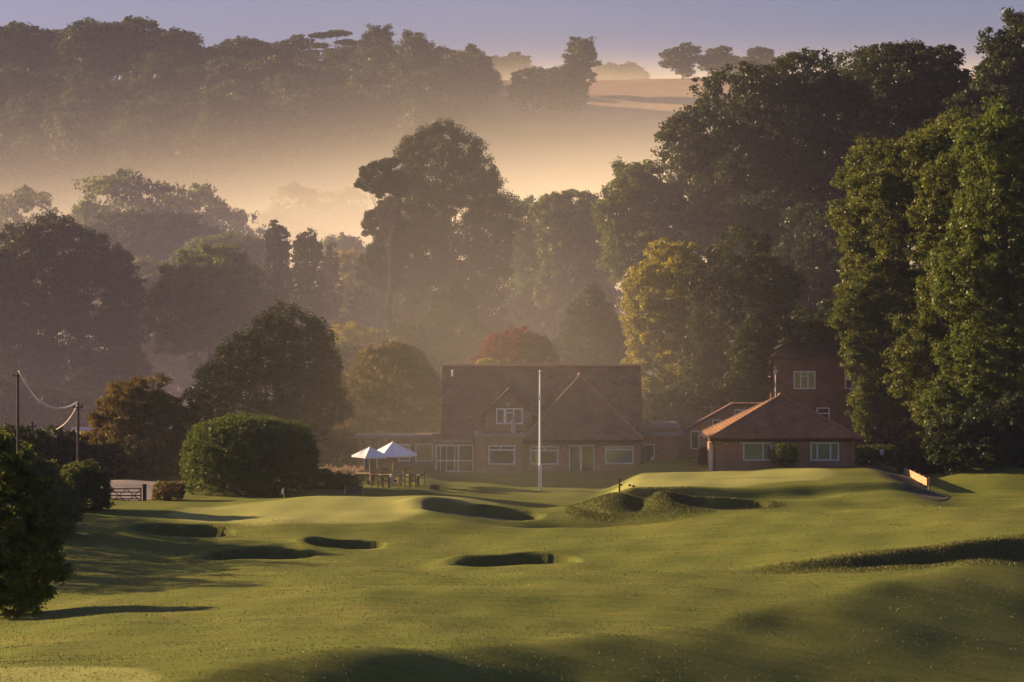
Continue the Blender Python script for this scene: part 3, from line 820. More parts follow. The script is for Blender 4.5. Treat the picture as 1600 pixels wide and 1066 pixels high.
# bench seen from behind
Y = gz(553, 778, .05); a = P(553, 778, Y); zg = H(a.x, Y)
E = empty('garden_bench', (a.x, Y, zg), 'wooden bench with pale splayed legs on the grass below the terrace', 'bench')
MB().box(a.x-.55, a.x+.55, Y-.1, Y+.35, zg+.42, zg+.46).build('seat', M['wood'], E)
b_ = MB(); b_.slab([(a.x-.55, Y-.12, zg+.35), (a.x+.55, Y-.12, zg+.35), (a.x+.52, Y-.22, zg+.8), (a.x-.52, Y-.22, zg+.8)], .03); b_.box(a.x-.56, a.x+.56, Y-.27, Y-.19, zg+.8, zg+.88)
b_.build('backrest', M['wood'], E)
for sx in (-1, 1):
    MB().tube([(a.x+sx*.68, Y-.1, zg-.03), (a.x+sx*.55, Y-.15, zg+.86)], .035, 6).build('leg', M['pine_wood'], E)
    MB().tube([(a.x+sx*.66, Y+.4, zg-.03), (a.x+sx*.56, Y+.1, zg+.46)], .035, 6).build('leg', M['pine_wood'], E)
# flagstick
Y = gz(444, 791, .1); a = P(444, 791, Y); zg = H(a.x, Y)
E = empty('flagstick', (a.x, Y, zg), 'golf flagstick with a limp white flag on the lower green', 'flagstick')
MB().tube([(a.x, Y, zg-.05), (a.x-.03, Y, P(0, 762, Y).z)], .018, 6).build('stick', M['pine_wood'], E)
zt = P(0, 762, Y).z
s_ = MB(); s_.slab([(a.x-.03, Y-.02, zt), (a.x-.16, Y-.02, zt-.12), (a.x-.19, Y-.02, zt-.42), (a.x-.06, Y-.02, zt-.36)], .02); s_.build('flag', M['canvas'], E)
# dark post on the raised green
Y = 180.5; a = P(968, 741, Y); zg = H(a.x, Y)
E = empty('marker_post', (a.x, Y, zg), 'slim dark post with a short crosspiece on the raised green', 'post')
MB().box(a.x-.06, a.x+.06, Y-.05, Y+.05, zg-.05, zg+.92).build('upright', M['dark_wood'], E)
MB().box(a.x+.06, a.x+.2, Y-.04, Y+.04, zg+.40, zg+.52).build('crosspiece', M['dark_wood'], E)
for px, row, lb in ((984, 746, 'upper of two tiny dark markers on the raised green edge'), (990, 750, 'lower of two tiny dark markers on the raised green edge')):
    Y = gz(px, row, 1.05); x = (px-800)*Y/F; zg = H(x, Y)
    s_ = MB(); s_.ball((x, Y, zg+.07), .11, .09, .08, 8, 5); s_.tube([(x, Y, zg-.05), (x, Y, zg+.05)], .03, 6)
    simple('tee_marker', s_, M['black'], lb, 'marker', 'dark markers on the raised green')

# gate, posts, box hedge support
Y = 172.5; zg = H(-26, Y)
x0 = P(150, 0, Y).x; x1 = P(221, 0, Y).x
zb = P(0, 785, Y).z; zt = P(0, 764, Y).z
E = empty('field_gate', ((x0+x1)/2, Y, zg), 'dark wooden five-bar gate at the gravel car park entrance', 'gate')
s_ = MB()
for k in range(5): s_.box(x0, x1, Y-.03, Y+.03, zb+(zt-zb)*k/4-.03, zb+(zt-zb)*k/4+.04)
s_.build('rails', M['dark_wood'], E)
s_ = MB(); n_ = 3
for k in range(n_):
    a0 = x0+(x1-x0)*k/n_; a1 = x0+(x1-x0)*(k+1)/n_
    s_.tube([(a0, Y-.06, zb), (a1, Y-.06, zt)], .03, 4); s_.tube([(a1, Y+.06, zb), (a0, Y+.06, zt)], .03, 4)
s_.build('braces', M['dark_wood'], E)
s_ = MB(); s_.box(x1-.06, x1, Y-.05, Y+.05, zb-.05, zt+.08); s_.build('stile', M['dark_wood'], E)
a = P(226, 788, Y)
s_ = MB(); s_.box(a.x-.11, a.x+.11, Y-.11, Y+.11, zg-.2, P(0, 758, Y).z); s_.slab([(a.x-.13, Y-.13, P(0, 758, Y).z+.06), (a.x+.13, Y-.13, P(0, 758, Y).z+.06), (a.x+.13, Y+.13, P(0, 758, Y).z+.06), (a.x-.13, Y+.13, P(0, 758, Y).z+.06)], .06)
simple('gate_post', s_, M['dark_wood'], 'square dark post at the right end of the five-bar gate', 'post')

# telegraph poles and cables
def tpole(px, top, Y, label, lean=0):
    a = P(px, top, Y); zg = H(a.x, Y)
    E = empty('telegraph_pole', (a.x, Y, zg), label, 'telegraph pole', 'telegraph poles by the car park')
    MB().tube([(a.x+lean, Y, zg-.2), (a.x, Y, a.z)], [.11, .08], 8).build('pole', M['dark_wood'], E)
    s_ = MB(); s_.box(a.x-.35, a.x+.35, Y-.16, Y-.1, a.z-.45, a.z-.36)
    for k in (-.28, .28): s_.tube([(a.x+k, Y-.13, a.z-.36), (a.x+k, Y-.13, a.z-.24)], .04, 6)
    s_.build('crossarm', M['dark_wood'], E)
    return a
A1 = tpole(28, 578, 185, 'taller left telegraph pole at the high end of the sagging cable')
A2 = tpole(122, 627, 185, 'right telegraph pole where the sagging cable ends, above the clipped shrub')
A3 = tpole(50, 658, 205, 'short dark leaning telegraph pole between the two taller ones', .4)
def cable(pts, Y0, Y1, rad, label):
    n = 40; v = []
    pts = np.array(pts, float); t = np.linspace(0, 1, len(pts))
    cf = np.polyfit(pts[:, 0], pts[:, 1], 4 if len(pts) > 4 else 2)
    xs = np.linspace(pts[0, 0], pts[-1, 0], n)
    ys = np.polyval(cf, xs)
    # pin the ends
    ys += np.linspace(pts[0, 1]-ys[0], pts[-1, 1]-ys[-1], n)
    for i in range(n): v.append(P(xs[i], ys[i], Y0+(Y1-Y0)*i/(n-1)))
    props(MB().tube(v, rad, 6).build('overhead_cable', M['cable'], smooth=True), label, 'cable', 'sagging overhead cables')
cable([(29, 579), (38, 597), (50, 613), (62, 625), (75, 634), (88, 638), (100, 638), (112, 633), (122, 628)], 184.8, 184.8, .07, 'thick sunlit cable sagging between the two tall telegraph poles')
cable([(122, 629), (115, 644), (105, 658), (95, 667), (85, 672), (75, 674)], 184.8, 205, .03, 'thin dim cable dropping left behind the right telegraph pole')
# made-up yellow shed standing in for sunlit ground far behind the pole
Y = 236.; a = P(107, 686, Y); b_ = P(143, 680, Y); zg = H(a.x, Y)
E = empty('stand_in_shed', (a.x+1, Y, zg), 'made-up yellow shed in place of sunlit ground behind the right telegraph pole', 'shed')
s_ = MB(); s_.box(a.x, b_.x, Y, Y+.1, a.z, b_.z); s_.box(a.x-.1, a.x-.003, Y-.1, Y+3.1, a.z+.02, b_.z-.02); s_.build('fascia', M['yellow'], E)
s_ = MB(); s_.slab([(a.x-.2, Y-.2, b_.z-.1), (b_.x+.2, Y-.2, b_.z-.1), (b_.x+.2, Y+2.2, b_.z+.25), (a.x-.2, Y+2.2, b_.z+.25)], .08); s_.build('roof', M['yellow'], E)
s_ = MB(); s_.box(a.x-.1, b_.x+.1, Y+2.2, Y+2.4, b_.z+.1, b_.z+.55); s_.build('ridge_board', M['blue'], E)
s_ = MB()
for xx in (a.x+.1, b_.x-.1):
    for yy in (Y+.2, Y+2.8): s_.box(xx-.08, xx+.08, yy-.08, yy+.08, zg-.2, a.z)
s_.box(a.x, b_.x, Y+2.85, Y+2.95, zg-.2, a.z-.003); s_.build('wall', M['dark_wood'], E)

# low timber fence lit by the sun, by the path
FN = empty('timber_retaining_fence', (27.6, 186, H(27.6, 186)), 'low pale timber board fence in sunlight beside the sunken path', 'fence')
F0 = P(1400, 727, 193.0); F1 = P(1449, 751, 180.0)
s0 = F0; s1 = F1
for k in range(3):
    b_ = MB(); zo = -.34+k*.17
    o_ = Vector((.004*k, 0, zo)); d = (s1-s0).normalized(); nrm = Vector((d.y, -d.x, 0)).normalized()*.05
    q = [s0+o_, s1+o_, s1+o_+Vector((0, 0, .15)), s0+o_+Vector((0, 0, .15))]
    b_.slab([q[3], q[2], q[1], q[0]], .05); b_.build('board', M['pine_wood'], FN)
b_ = MB()
for k in range(8):
    p = s0+(s1-s0)*(k/7); b_.box(p.x+.06, p.x+.16, p.y-.05, p.y+.05, p.z-.8, p.z+.2)
b_.build('posts', M['pine_wood'], FN)

# small lit lamp post and white lantern near the garden hedge
Y = 193.; a = P(1326, 722, Y); zg = H(a.x, Y)
E = empty('lamp_post', (a.x, Y, zg), 'short dark lamp post with a pale lamp head right of the hall', 'lamp post')
MB().tube([(a.x, Y, zg-.1), (a.x, Y, P(0, 712, Y).z)], .05, 8).build('post', M['dark_wood'], E)
MB().box(a.x-.06, a.x+.06, Y-.06, Y+.06, P(0, 712, Y).z, P(0, 705, Y).z).build('lamp_head', M['pine_wood'], E)
Y = 197.; a = P(1378, 711, Y); zg = H(a.x, Y)
E = empty('signpost', (a.x, Y, zg), 'tiny white notice on a post before the garden hedge on the right', 'sign')
MB().tube([(a.x, Y, zg-.1), (a.x, Y, P(0, 711, Y).z)], .03, 6).build('post', M['dark_wood'], E)
MB().box(a.x-.12, a.x+.12, Y-.05, Y+.02, P(0, 711, Y).z, P(0, 703, Y).z).build('board', M['white'], E)

# ------------------------------------------------------------------ trees
def leaf_cloud(rng, cen, crad, per, L, flat=.65, up=.3, aspect=.55, out=.6):
    """leaves (one small pointed quad each) gathered in clumps round the centres cen"""
    n = len(cen)*per
    idx = np.repeat(np.arange(len(cen)), per)
    d = rng.normal(size=(n, 3)); d /= np.linalg.norm(d, axis=1)[:, None]
    rr = crad[idx]*(rng.uniform(0, 1, n)**.45)*rng.uniform(.75, 1.15, n)
    off = d*rr[:, None]; off[:, 2] *= flat
    p = cen[idx]+off
    nn = d*out+rng.normal(size=(n, 3))*.55; nn[:, 2] += up
    nn /= np.linalg.norm(nn, axis=1)[:, None]
    a = rng.normal(size=(n, 3)); u = np.cross(nn, a); u /= np.linalg.norm(u, axis=1)[:, None]
    v = np.cross(nn, u)
    l = (L*rng.uniform(.6, 1.3, n)/2)[:, None]; w = l*aspect
    V = np.stack([p-u*l, p-v*w, p+u*l, p+v*w], 1).reshape(-1, 3)
    cv = rng.uniform(0, 1, len(cen))[idx]*.65+rng.uniform(0, 1, n)*.35
    return V, np.repeat(cv, 4)

def crown_points(rng, blobs, crad, over, pexp=2.0, inner=.2, lob=.13, lowcut=.45):
    C = []; R = []
    B = np.array([b[:6] for b in blobs])
    for k, b in enumerate(blobs):
        c = np.array(b[:3]); r = np.array(b[3:6])
        area = 4*PI*(((r[0]*r[1])**1.6+(r[0]*r[2])**1.6+(r[1]*r[2])**1.6)/3)**(1/1.6)
        n = max(6, int(area/(PI*crad**2)*over))
        d = rng.normal(size=(n, 3)); d /= np.linalg.norm(d, axis=1)[:, None]
        keep = (d[:, 2] > -lowcut) | (rng.uniform(0, 1, n) < .45)
        d = d[keep]; n = len(d)
        ph = rng.uniform(0, 6.28, 6)
        lobe = 1+lob*(np.sin(4*d[:, 0]+ph[0])*np.sin(5*d[:, 2]+ph[1])+.7*np.sin(7*d[:, 1]+ph[2])*np.sin(6*d[:, 0]+ph[3])+.6*np.sin(11*d[:, 2]+ph[4]))
        sf_ = 1/((np.abs(d)**pexp).sum(1))**(1/pexp)
        f = lobe*sf_*(1-np.abs(rng.normal(0, .10, n)))
        inn = rng.uniform(0, 1, n) < inner
        f = np.where(inn, f*rng.uniform(.35, .85, n), f)
        p = c+d*r*f[:, None]
        for j in range(len(B)):
            if j != k:
                q = ((p-B[j, :3])/B[j, 3:6]); m_ = (q**2).sum(1) > .5
                p = p[m_]
        C.append(p); R.append(crad*rng.uniform(.6, 1.35, len(p)))
    return np.concatenate(C), np.concatenate(R)

def limbs(mb, rng, base, top, r0, targets, nl):
    base = Vector(base); top = Vector(top)
    n = 8; pts = []; ax = Vector((rng.uniform(-.3, .3), rng.uniform(-.3, .3), 0))*(top-base).length*.06
    for i in range(n):
        t = i/(n-1); pts.append(base.lerp(top, t)+ax*math.sin(t*PI))
    rad = [r0*(1.35 if i == 0 else 1)*(1-.88*i/(n-1)) for i in range(n)]
    mb.tube(pts, rad, 8)
    if len(targets) == 0: return
    sel = rng.choice(len(targets), min(nl, len(targets)), replace=False)
    hgt = top.z-base.z
    for s_ in sel:
        T_ = Vector(targets[s_])
        t = min(.95, max(.18, (T_.z-base.z)/hgt-.12-rng.uniform(0, .2)))
        st_ = base.lerp(top, t)+ax*math.sin(t*PI)
        mid = st_.lerp(T_, .5)+Vector((0, 0, -(T_-st_).length*.08))
        q = mid+Vector(rng.normal(0, .04, 3))*(T_-st_).length
        r1 = r0*(1-.8*t)*.42
        mb.tube([st_, st_.lerp(q, .5), q, q.lerp(T_, .6), T_], [r1, r1*.8, r1*.55, r1*.35, r1*.15], 5, cap=False)

def make_tree(name, label, cat, blobs, mat, L, crad, seed, base, r0=.35, cover=1.9, cap=42000, over=1.5, bark='bark', nl=16, group=None,
              flat=.65, up=.3, aspect=.55, out=.6, pexp=2.0, inner=.2, lob=.13, top=None, lowcut=.45, pts=None):
    """blobs are world ellipsoids (x, y, z, rx, ry, rz)"""
    rng = np.random.RandomState(seed)
    cap = int(cap*1.9); over *= 2.1; cover *= 1.9; crad *= .82; inner += .12
    if pts is not None: C, R = pts
    else: C, R = crown_points(rng, blobs, crad, over, pexp, inner, lob, lowcut)
    area = sum(4*PI*((b[3]*b[4]*b[5])**(2/3)) for b in blobs)
    n = min(cap, area*cover/(L*L*aspect*.5))
    per = max(6, int(n/len(C)))
    V, cv = leaf_cloud(rng, C, R, per, L, flat, up, aspect, out)
    base = Vector(base)
    V = V-np.array(base)
    E = empty(name, base, label, cat, group)
    me = np_mesh('crown', V, np.arange(len(V)).reshape(-1, 4), mat, False, {'v': ('FLOAT', 'POINT', cv)})
    o = bpy.data.objects.new('crown', me); COL.objects.link(o); o.parent = E
    zt = top if top else max(b[2]+b[5]*.72 for b in blobs)
    bt = max(blobs, key=lambda b: b[2]+b[5])
    mb = MB(); limbs(mb, rng, base-Vector((0, 0, .3)), (bt[0], bt[1], zt), r0, C, nl)
    mb.build('trunk', M[bark], E, smooth=True)
    global NLEAF
    NLEAF += len(V)//4
    return E
NLEAF = 0
def wb(bl, Y):
    """blobs given in picture terms at depth Y -> world ellipsoids: (px, row, rpx, rrow[, dY[, depth radius m]])"""
    o = []
    for b in bl:
        px, r, rx, rr = b[:4]; yy = Y+(b[4] if len(b) > 4 else 0)
        c = P(px, r, yy); k = yy/F
        o.append((c.x, c.y, c.z, rx*k, (b[5] if len(b) > 5 else rx*k*.95), rr*k))
    return o
def T(name, label, bl, Y, mat, lpx, cpx, seed, basepx=None, cat='tree', **kw):
    """a tree whose crown is laid out from the photograph, standing at depth Y"""
    B = wb(bl, Y); k = Y/F
    bx_ = P(basepx if basepx is not None else bl[0][0], 0, Y).x
    return make_tree(name, label, cat, B, M[mat], lpx*k, cpx*k, seed, (bx_, Y, H(bx_, Y)), **kw)

# ---- near left
T('leafy_shrub', 'large dark green tree foliage at the left edge nearest the camera', [(-12, 800, 75, 110), (20, 850, 70, 80, -.5), (48, 885, 52, 66), (10, 925, 56, 34), (-10, 720, 38, 40), (40, 790, 42, 50), (-70, 860, 80, 110)], 62, 'leaf', 6, 16, 1, -190, 'tree', r0=.12, cap=46000, cover=2.0, nl=5)
for i_, (x_, y_, r_, h_) in enumerate([(-30.5, 130, 3.0, 5.2), (-34, 138, 3.4, 5.6), (-33.5, 147, 3.2, 6.0), (-35, 156, 3.2, 5.6), (-37, 165, 3, 4.4)]):
    make_tree('hawthorn_bush', ['lowest hawthorn bush beside the lawn, just beyond the left picture edge', 'hawthorn bush second along the lawn beyond the left picture edge', 'middle hawthorn bush beyond the left picture edge', 'fourth hawthorn bush along the lawn beyond the left picture edge', 'hawthorn bush nearest the gate beyond the left picture edge'][i_], 'bush',
        [(x_, y_, H(x_, y_)+h_*.55, r_, r_, h_*.55), (x_-2.5, y_+1, H(x_, y_)+h_*.5, r_, r_, h_*.5)], M['leaf'], .2, .5, 300+i_, (x_, y_, H(x_, y_)), r0=.1, cap=5000)
for i_, (x_, y_, r_, h_) in enumerate([(-31.5, 142, 3.0, 4.2), (-33, 152, 3.0, 4.4), (-34.5, 160.5, 3, 4.4), (-29.5, 133, 2.6, 3.6)]):
    make_tree('elder_bush', ['elder bush filling the second gap of the row beyond the left picture edge', 'elder bush filling the third gap of the row beyond the left picture edge', 'elder bush closest to the gate beyond the left picture edge', 'smallest elder bush of the row beyond the left picture edge'][i_], 'bush',
        [(x_, y_, H(x_, y_)+h_*.55, r_, r_, h_*.55)], M['leaf'], .2, .5, 320+i_, (x_, y_, H(x_, y_)), r0=.1, cap=4000)
T('clipped_shrub', 'rounded green clipped shrub left of the five-bar gate', [(128, 762, 42, 44), (100, 775, 34, 34), (150, 775, 22, 40)], 166, 'leaf_hedge', 4.2, 9, 2, 125, 'shrub', r0=.1, cap=22000, lob=.06)
T('leafy_shrub', 'loose dark shrub between the front left shrub and the clipped one', [(60, 770, 40, 55), (85, 800, 40, 40), (30, 740, 30, 35)], 152, 'leaf', 5, 13, 3, 60, 'shrub', r0=.1, cap=20000)
T('trimmed_hedge', 'big smooth trimmed green hedge left of the parasols', [(350, 724, 63, 68, 0, 4.2), (392, 716, 70, 66, 0, 4.6), (432, 722, 62, 64, 0, 4.2)], 181.5, 'leaf_hedge', 3.6, 7, 4, 390, 'hedge', r0=.15, cap=60000, cover=2.6, lob=.04, pexp=3.0, over=2.3, inner=.1)
T('box_hedge', 'low squared dark hedge right of the gate post', [(263, 771, 23, 17, 0, .8)], 173.5, 'leaf_bush', 3.2, 5, 5, 263, 'hedge', r0=.05, cap=9000, pexp=6, lob=.02, over=2.5)
T('laurel_bush', 'dark shrubbery at the feet of the telegraph poles', [(20, 720, 50, 52), (70, 715, 44, 48), (112, 722, 40, 40), (-30, 720, 40, 60), (150, 728, 40, 34)], 200, 'leaf_dark', 4.5, 11, 62, 60, 'bush', r0=.12, cap=26000)
T('laurel_bush', 'low dark shrubs between trimmed hedge and flower bed', [(505, 752, 30, 18), (470, 756, 30, 20), (540, 757, 22, 12)], 183.5, 'leaf', 3.6, 8, 63, 500, 'shrub', r0=.05, cap=9000)
T('low_shrub', 'low dark shrub on the lawn at the left picture edge, under the nearest foliage', [(8, 915, 52, 36), (-40, 890, 50, 60), (48, 930, 28, 20)], 116.5, 'leaf', 6, 15, 67, 0, 'shrub', r0=.08, cap=16000)
# ---- behind the car park
T('broad_bush', 'broad bronze-rimmed bush mass behind the gravel car park', [(225, 690, 85, 70), (215, 640, 60, 50), (165, 700, 40, 45), (270, 700, 45, 60), (225, 720, 75, 40)], 204, 'leaf_bush', 4.5, 12, 6, 220, 'bush', r0=.25)
T('yew_tree', 'dark spreading yew with a peaked top behind the trimmed hedge', [(450, 560, 62, 84), (400, 590, 72, 72), (345, 630, 55, 60), (495, 590, 42, 80), (430, 640, 110, 70)], 203, 'needle', 4.5, 10, 7, 430, flat=1.1, up=.9, r0=.4, over=2, lob=.1)
T('round_bush_tree', 'round bronze-rimmed bushy tree right behind the parasols', [(612, 622, 84, 84), (570, 650, 50, 62), (655, 650, 46, 62), (612, 575, 42, 40)], 215, 'leaf_bush', 4, 9, 8, 612, r0=.3, lob=.06, over=1.9, cover=2.2)
T('laurel_bush', 'dark bush between the trimmed hedge and the round bushy tree', [(515, 705, 44, 44), (480, 690, 36, 44), (545, 715, 24, 30)], 209, 'leaf_bush', 4.2, 10, 70, 515, 'bush', r0=.12, cap=16000)
T('red_maple', 'dark red maple showing above the clubhouse roof ridge', [(808, 548, 50, 32), (772, 562, 30, 20), (845, 556, 22, 24)], 222, 'leaf_red', 4, 9, 9, 808, r0=.18, cap=14000)
T('golden_shrub', 'small yellow-green shrub just above the roof ridge beside the red maple', [(762, 572, 17, 12)], 219, 'leaf_gold', 3.5, 6, 10, 762, 'shrub', r0=.08, cap=4000)
# ---- left tree masses
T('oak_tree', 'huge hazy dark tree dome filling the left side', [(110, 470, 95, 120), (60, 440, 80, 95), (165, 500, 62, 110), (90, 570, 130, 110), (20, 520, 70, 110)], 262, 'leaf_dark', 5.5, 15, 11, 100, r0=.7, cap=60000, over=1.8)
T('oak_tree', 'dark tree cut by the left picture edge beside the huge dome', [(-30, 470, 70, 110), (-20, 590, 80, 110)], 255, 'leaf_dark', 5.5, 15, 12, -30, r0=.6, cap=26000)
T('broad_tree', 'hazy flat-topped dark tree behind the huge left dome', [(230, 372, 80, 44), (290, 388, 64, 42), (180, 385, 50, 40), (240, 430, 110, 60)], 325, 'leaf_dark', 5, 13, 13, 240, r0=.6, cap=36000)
T('broad_tree', 'wide soft hazy tree left of the two dark conifers', [(345, 410, 70, 44), (390, 430, 40, 60), (310, 450, 60, 60)], 305, 'leaf', 5, 13, 14, 345, r0=.5, cap=32000)
T('ash_tree', 'yellow-green lit tree standing in front of the hazy left wood', [(330, 445, 72, 58), (285, 490, 52, 62), (345, 510, 66, 72), (255, 470, 22, 24), (395, 500, 40, 60)], 262, 'leaf_light', 5.2, 13, 15, 330, r0=.45, cap=48000, lob=.2)
T('cypress_tree', 'taller of the two narrow dark conifers left of the pine, with a blunt top', [(433, 385, 20, 38), (433, 440, 24, 60), (433, 500, 28, 60)], 272, 'needle', 4.2, 5.5, 16, 433, r0=.3, up=.8, cap=30000)
T('cypress_tree', 'shorter of the two narrow dark conifers, next to the pine gap', [(480, 395, 22, 34), (478, 450, 26, 60), (482, 510, 34, 60)], 270, 'needle', 4.2, 5.5, 17, 480, r0=.3, up=.8, cap=30000)
T('cypress_tree', 'small dim conifer tucked right of the narrow pair', [(514, 420, 14, 36), (514, 470, 20, 60)], 280, 'needle', 4.5, 8, 18, 514, r0=.25, up=.8, cap=12000)
T('field_maple', 'yellow-green sunlit tree between the dark conifers and the pine', [(555, 440, 48, 44), (540, 500, 44, 60), (575, 540, 46, 50), (520, 560, 40, 50)], 292, 'leaf_gold', 5, 11, 19, 550, r0=.35, cap=32000, lob=.18)
T('birch_tree', 'small pale green tree top in the gap beyond the dark conifers', [(530, 385, 24, 18), (550, 400, 26, 24)], 350, 'leaf_light', 4.5, 9, 20, 535, r0=.25, cap=9000)
T('hazel_bush', 'scrubby golden undergrowth at the foot of the slender pine', [(560, 545, 50, 40), (610, 560, 45, 45)], 246, 'leaf_gold', 4.5, 11, 21, 575, 'bush', r0=.15, cap=18000, lob=.2)

T('broad_tree', 'dim hazy tree filling the gap under the yellow-green lit tree', [(260, 560, 70, 80), (330, 570, 70, 70), (200, 600, 60, 70)], 286, 'leaf_dark', 5, 13, 22, 260, r0=.4, cap=26000)
T('broad_tree', 'dim hazy tree between the huge left dome and the flat-topped one', [(215, 480, 60, 70), (260, 470, 60, 60)], 300, 'leaf', 5, 13, 23, 215, r0=.4, cap=20000)
T('elder_bush', 'dark undergrowth below the huge left dome, behind the telegraph poles', [(40, 660, 70, 56), (110, 665, 60, 50), (-20, 650, 60, 60)], 246, 'leaf_dark', 5, 12, 24, 60, 'bush', r0=.2, cap=26000)
T('elder_bush', 'dark undergrowth left of the bronze-rimmed bush mass', [(150, 640, 50, 60), (190, 600, 44, 60)], 250, 'leaf_dark', 5, 12, 25, 160, 'bush', r0=.2, cap=18000)
T('broad_tree', 'dim tree between the yew and the slender pine', [(520, 610, 46, 70), (560, 600, 40, 60), (500, 640, 50, 60)], 236, 'leaf_dark', 5, 12, 26, 530, r0=.3, cap=20000)
T('broad_tree', 'dim tree behind the clubhouse roof left of the red maple', [(690, 580, 60, 50), (740, 560, 40, 50), (650, 560, 50, 60)], 240, 'leaf_dark', 5, 12, 27, 690, r0=.3, cap=24000)
# ---- the pines
def pine(name, label, Y, axis_px, base_x, rows, seed, mat='needle', cr=11, lpx=4.2, r0=.5, puff=70, cap=60000, dens=1.0, nl=60):
    """rows: (row, left px, right px) gives the outline; needles grow in round puffs at branch ends"""
    rng = np.random.RandomState(seed); k = Y/F; C = []; R = []
    rows = np.array(rows, float)
    lo_, hi_ = rows[0, 0], rows[-1, 0]
    r = lo_
    while r < hi_:
        l = np.interp(r, rows[:, 0], rows[:, 1]); q = np.interp(r, rows[:, 0], rows[:, 2])
        ax_ = (l+q)/2; hw = (q-l)/2
        n = max(3, int(dens*(hw/cr)**1.5*3.6)); hw *= 1.07
        for i in range(n):
            t = rng.uniform(0, 2*PI); f = math.sqrt(rng.uniform(.25, 1))*rng.uniform(.88, 1.06)
            px = ax_+math.cos(t)*f*hw; dy = math.sin(t)*f*hw*k
            c = P(px, r+rng.uniform(-5, 5)+(1-f)*-6, Y+dy); C.append(tuple(c)); R.append(cr*k*rng.uniform(.55, 1.15))
        r += cr*.62
    C = np.array(C); R = np.array(R)
    a = P(axis_px, rows[0, 0]+12, Y); bx_ = P(base_x, 0, Y).x
    return make_tree(name, label, 'tree', [(a.x, Y, a.z-6, 6, 6, 10)], M[mat], lpx*k, cr*k, seed, (bx_, Y, H(bx_, Y)), r0=r0, bark='pinebark', nl=nl,
                     cap=int(cap*1.5), cover=40, flat=.8, up=.5, aspect=.4, top=a.z, pts=(C, R))
pine('pine_tree', 'tallest dark pine with a rounded crown against the mist', 264, 690, 700,
     [(198, 660, 712), (212, 642, 735), (236, 622, 758), (262, 622, 765), (290, 622, 785), (315, 618, 803), (345, 620, 805), (372, 615, 800), (410, 612, 798), (450, 625, 790), (500, 615, 790), (560, 625, 800), (600, 640, 780)], 31, r0=.65, cap=90000, dens=.72, nl=90, cr=13)
pine('pine_tree', 'slender open pine with bare lower trunk left of the tallest pine', 258, 608, 608,
     [(254, 590, 622), (270, 566, 628), (292, 556, 632), (306, 600, 630)], 32, r0=.24, cap=20000, dens=.6, nl=30, cr=8.5)
# its lower tiers are extra branches of foliage
pine('pine_tree', 'middle-sized ragged pine standing close behind the slender one', 261, 606, 604,
     [(318, 592, 622), (340, 572, 624), (355, 566, 622), (372, 588, 630), (392, 574, 632), (412, 556, 634), (432, 562, 630), (450, 590, 620)], 33, r0=.22, cap=26000, dens=.6, nl=30, cr=8.5)
pine('spruce_tree', 'dark conifer low in front of the tallest pine trunk', 246, 700, 700,
     [(440, 690, 712), (470, 670, 735), (510, 652, 752), (550, 640, 765), (600, 632, 775)], 34, r0=.3, cap=30000, dens=1.2, nl=20, cr=10)
# ---- middle right of pine
T('poplar_tree', 'slim pale-green tree right beside the tallest pine', [(820, 345, 24, 34), (815, 400, 26, 60), (822, 470, 26, 60)], 288, 'leaf_light', 5, 10, 41, 820, r0=.22, cap=14000, lob=.2)
T('poplar_tree', 'tall thin-stemmed tree with leafy top in the middle of the copse', [(862, 335, 34, 34), (868, 385, 30, 44), (860, 460, 26, 50)], 284, 'leaf', 5, 10, 42, 862, r0=.22, cap=17000, lob=.2)
T('poplar_tree', 'thin-stemmed leafy tree at the right end of the copse', [(912, 335, 36, 34), (918, 390, 36, 50), (920, 470, 34, 60)], 286, 'leaf', 5, 10, 43, 914, r0=.24, cap=20000, lob=.2)
T('broad_tree', 'rounded tree filling the back of the copse between pine and beech', [(880, 420, 90, 80), (850, 520, 80, 70), (930, 520, 70, 80)], 305, 'leaf_dark', 5, 13, 44, 880, r0=.4, cap=34000)
pine('spruce_tree', 'dark feathery spruce above the right end of the clubhouse roof', 238, 925, 925,
     [(452, 915, 935), (480, 895, 955), (520, 875, 972), (560, 862, 985), (600, 858, 990)], 35, r0=.3, cap=34000, dens=1.25, nl=20, cr=9)
T('broad_tree', 'green tree with an airy crown above the golden one', [(995, 300, 46, 52), (1025, 345, 50, 60), (965, 345, 30, 50), (1000, 400, 56, 60)], 268, 'leaf', 5, 13, 45, 1000, r0=.4, cap=36000, lob=.2)
T('golden_tree', 'golden sunlit tree beside the right end of the clubhouse', [(1050, 440, 60, 62), (1030, 500, 54, 60), (1040, 560, 58, 66), (1020, 620, 34, 44), (1085, 520, 50, 110), (1000, 470, 26, 40)], 229, 'leaf_gold', 4.8, 12, 46, 1050, r0=.4, cap=56000, cover=2.2, lob=.17)
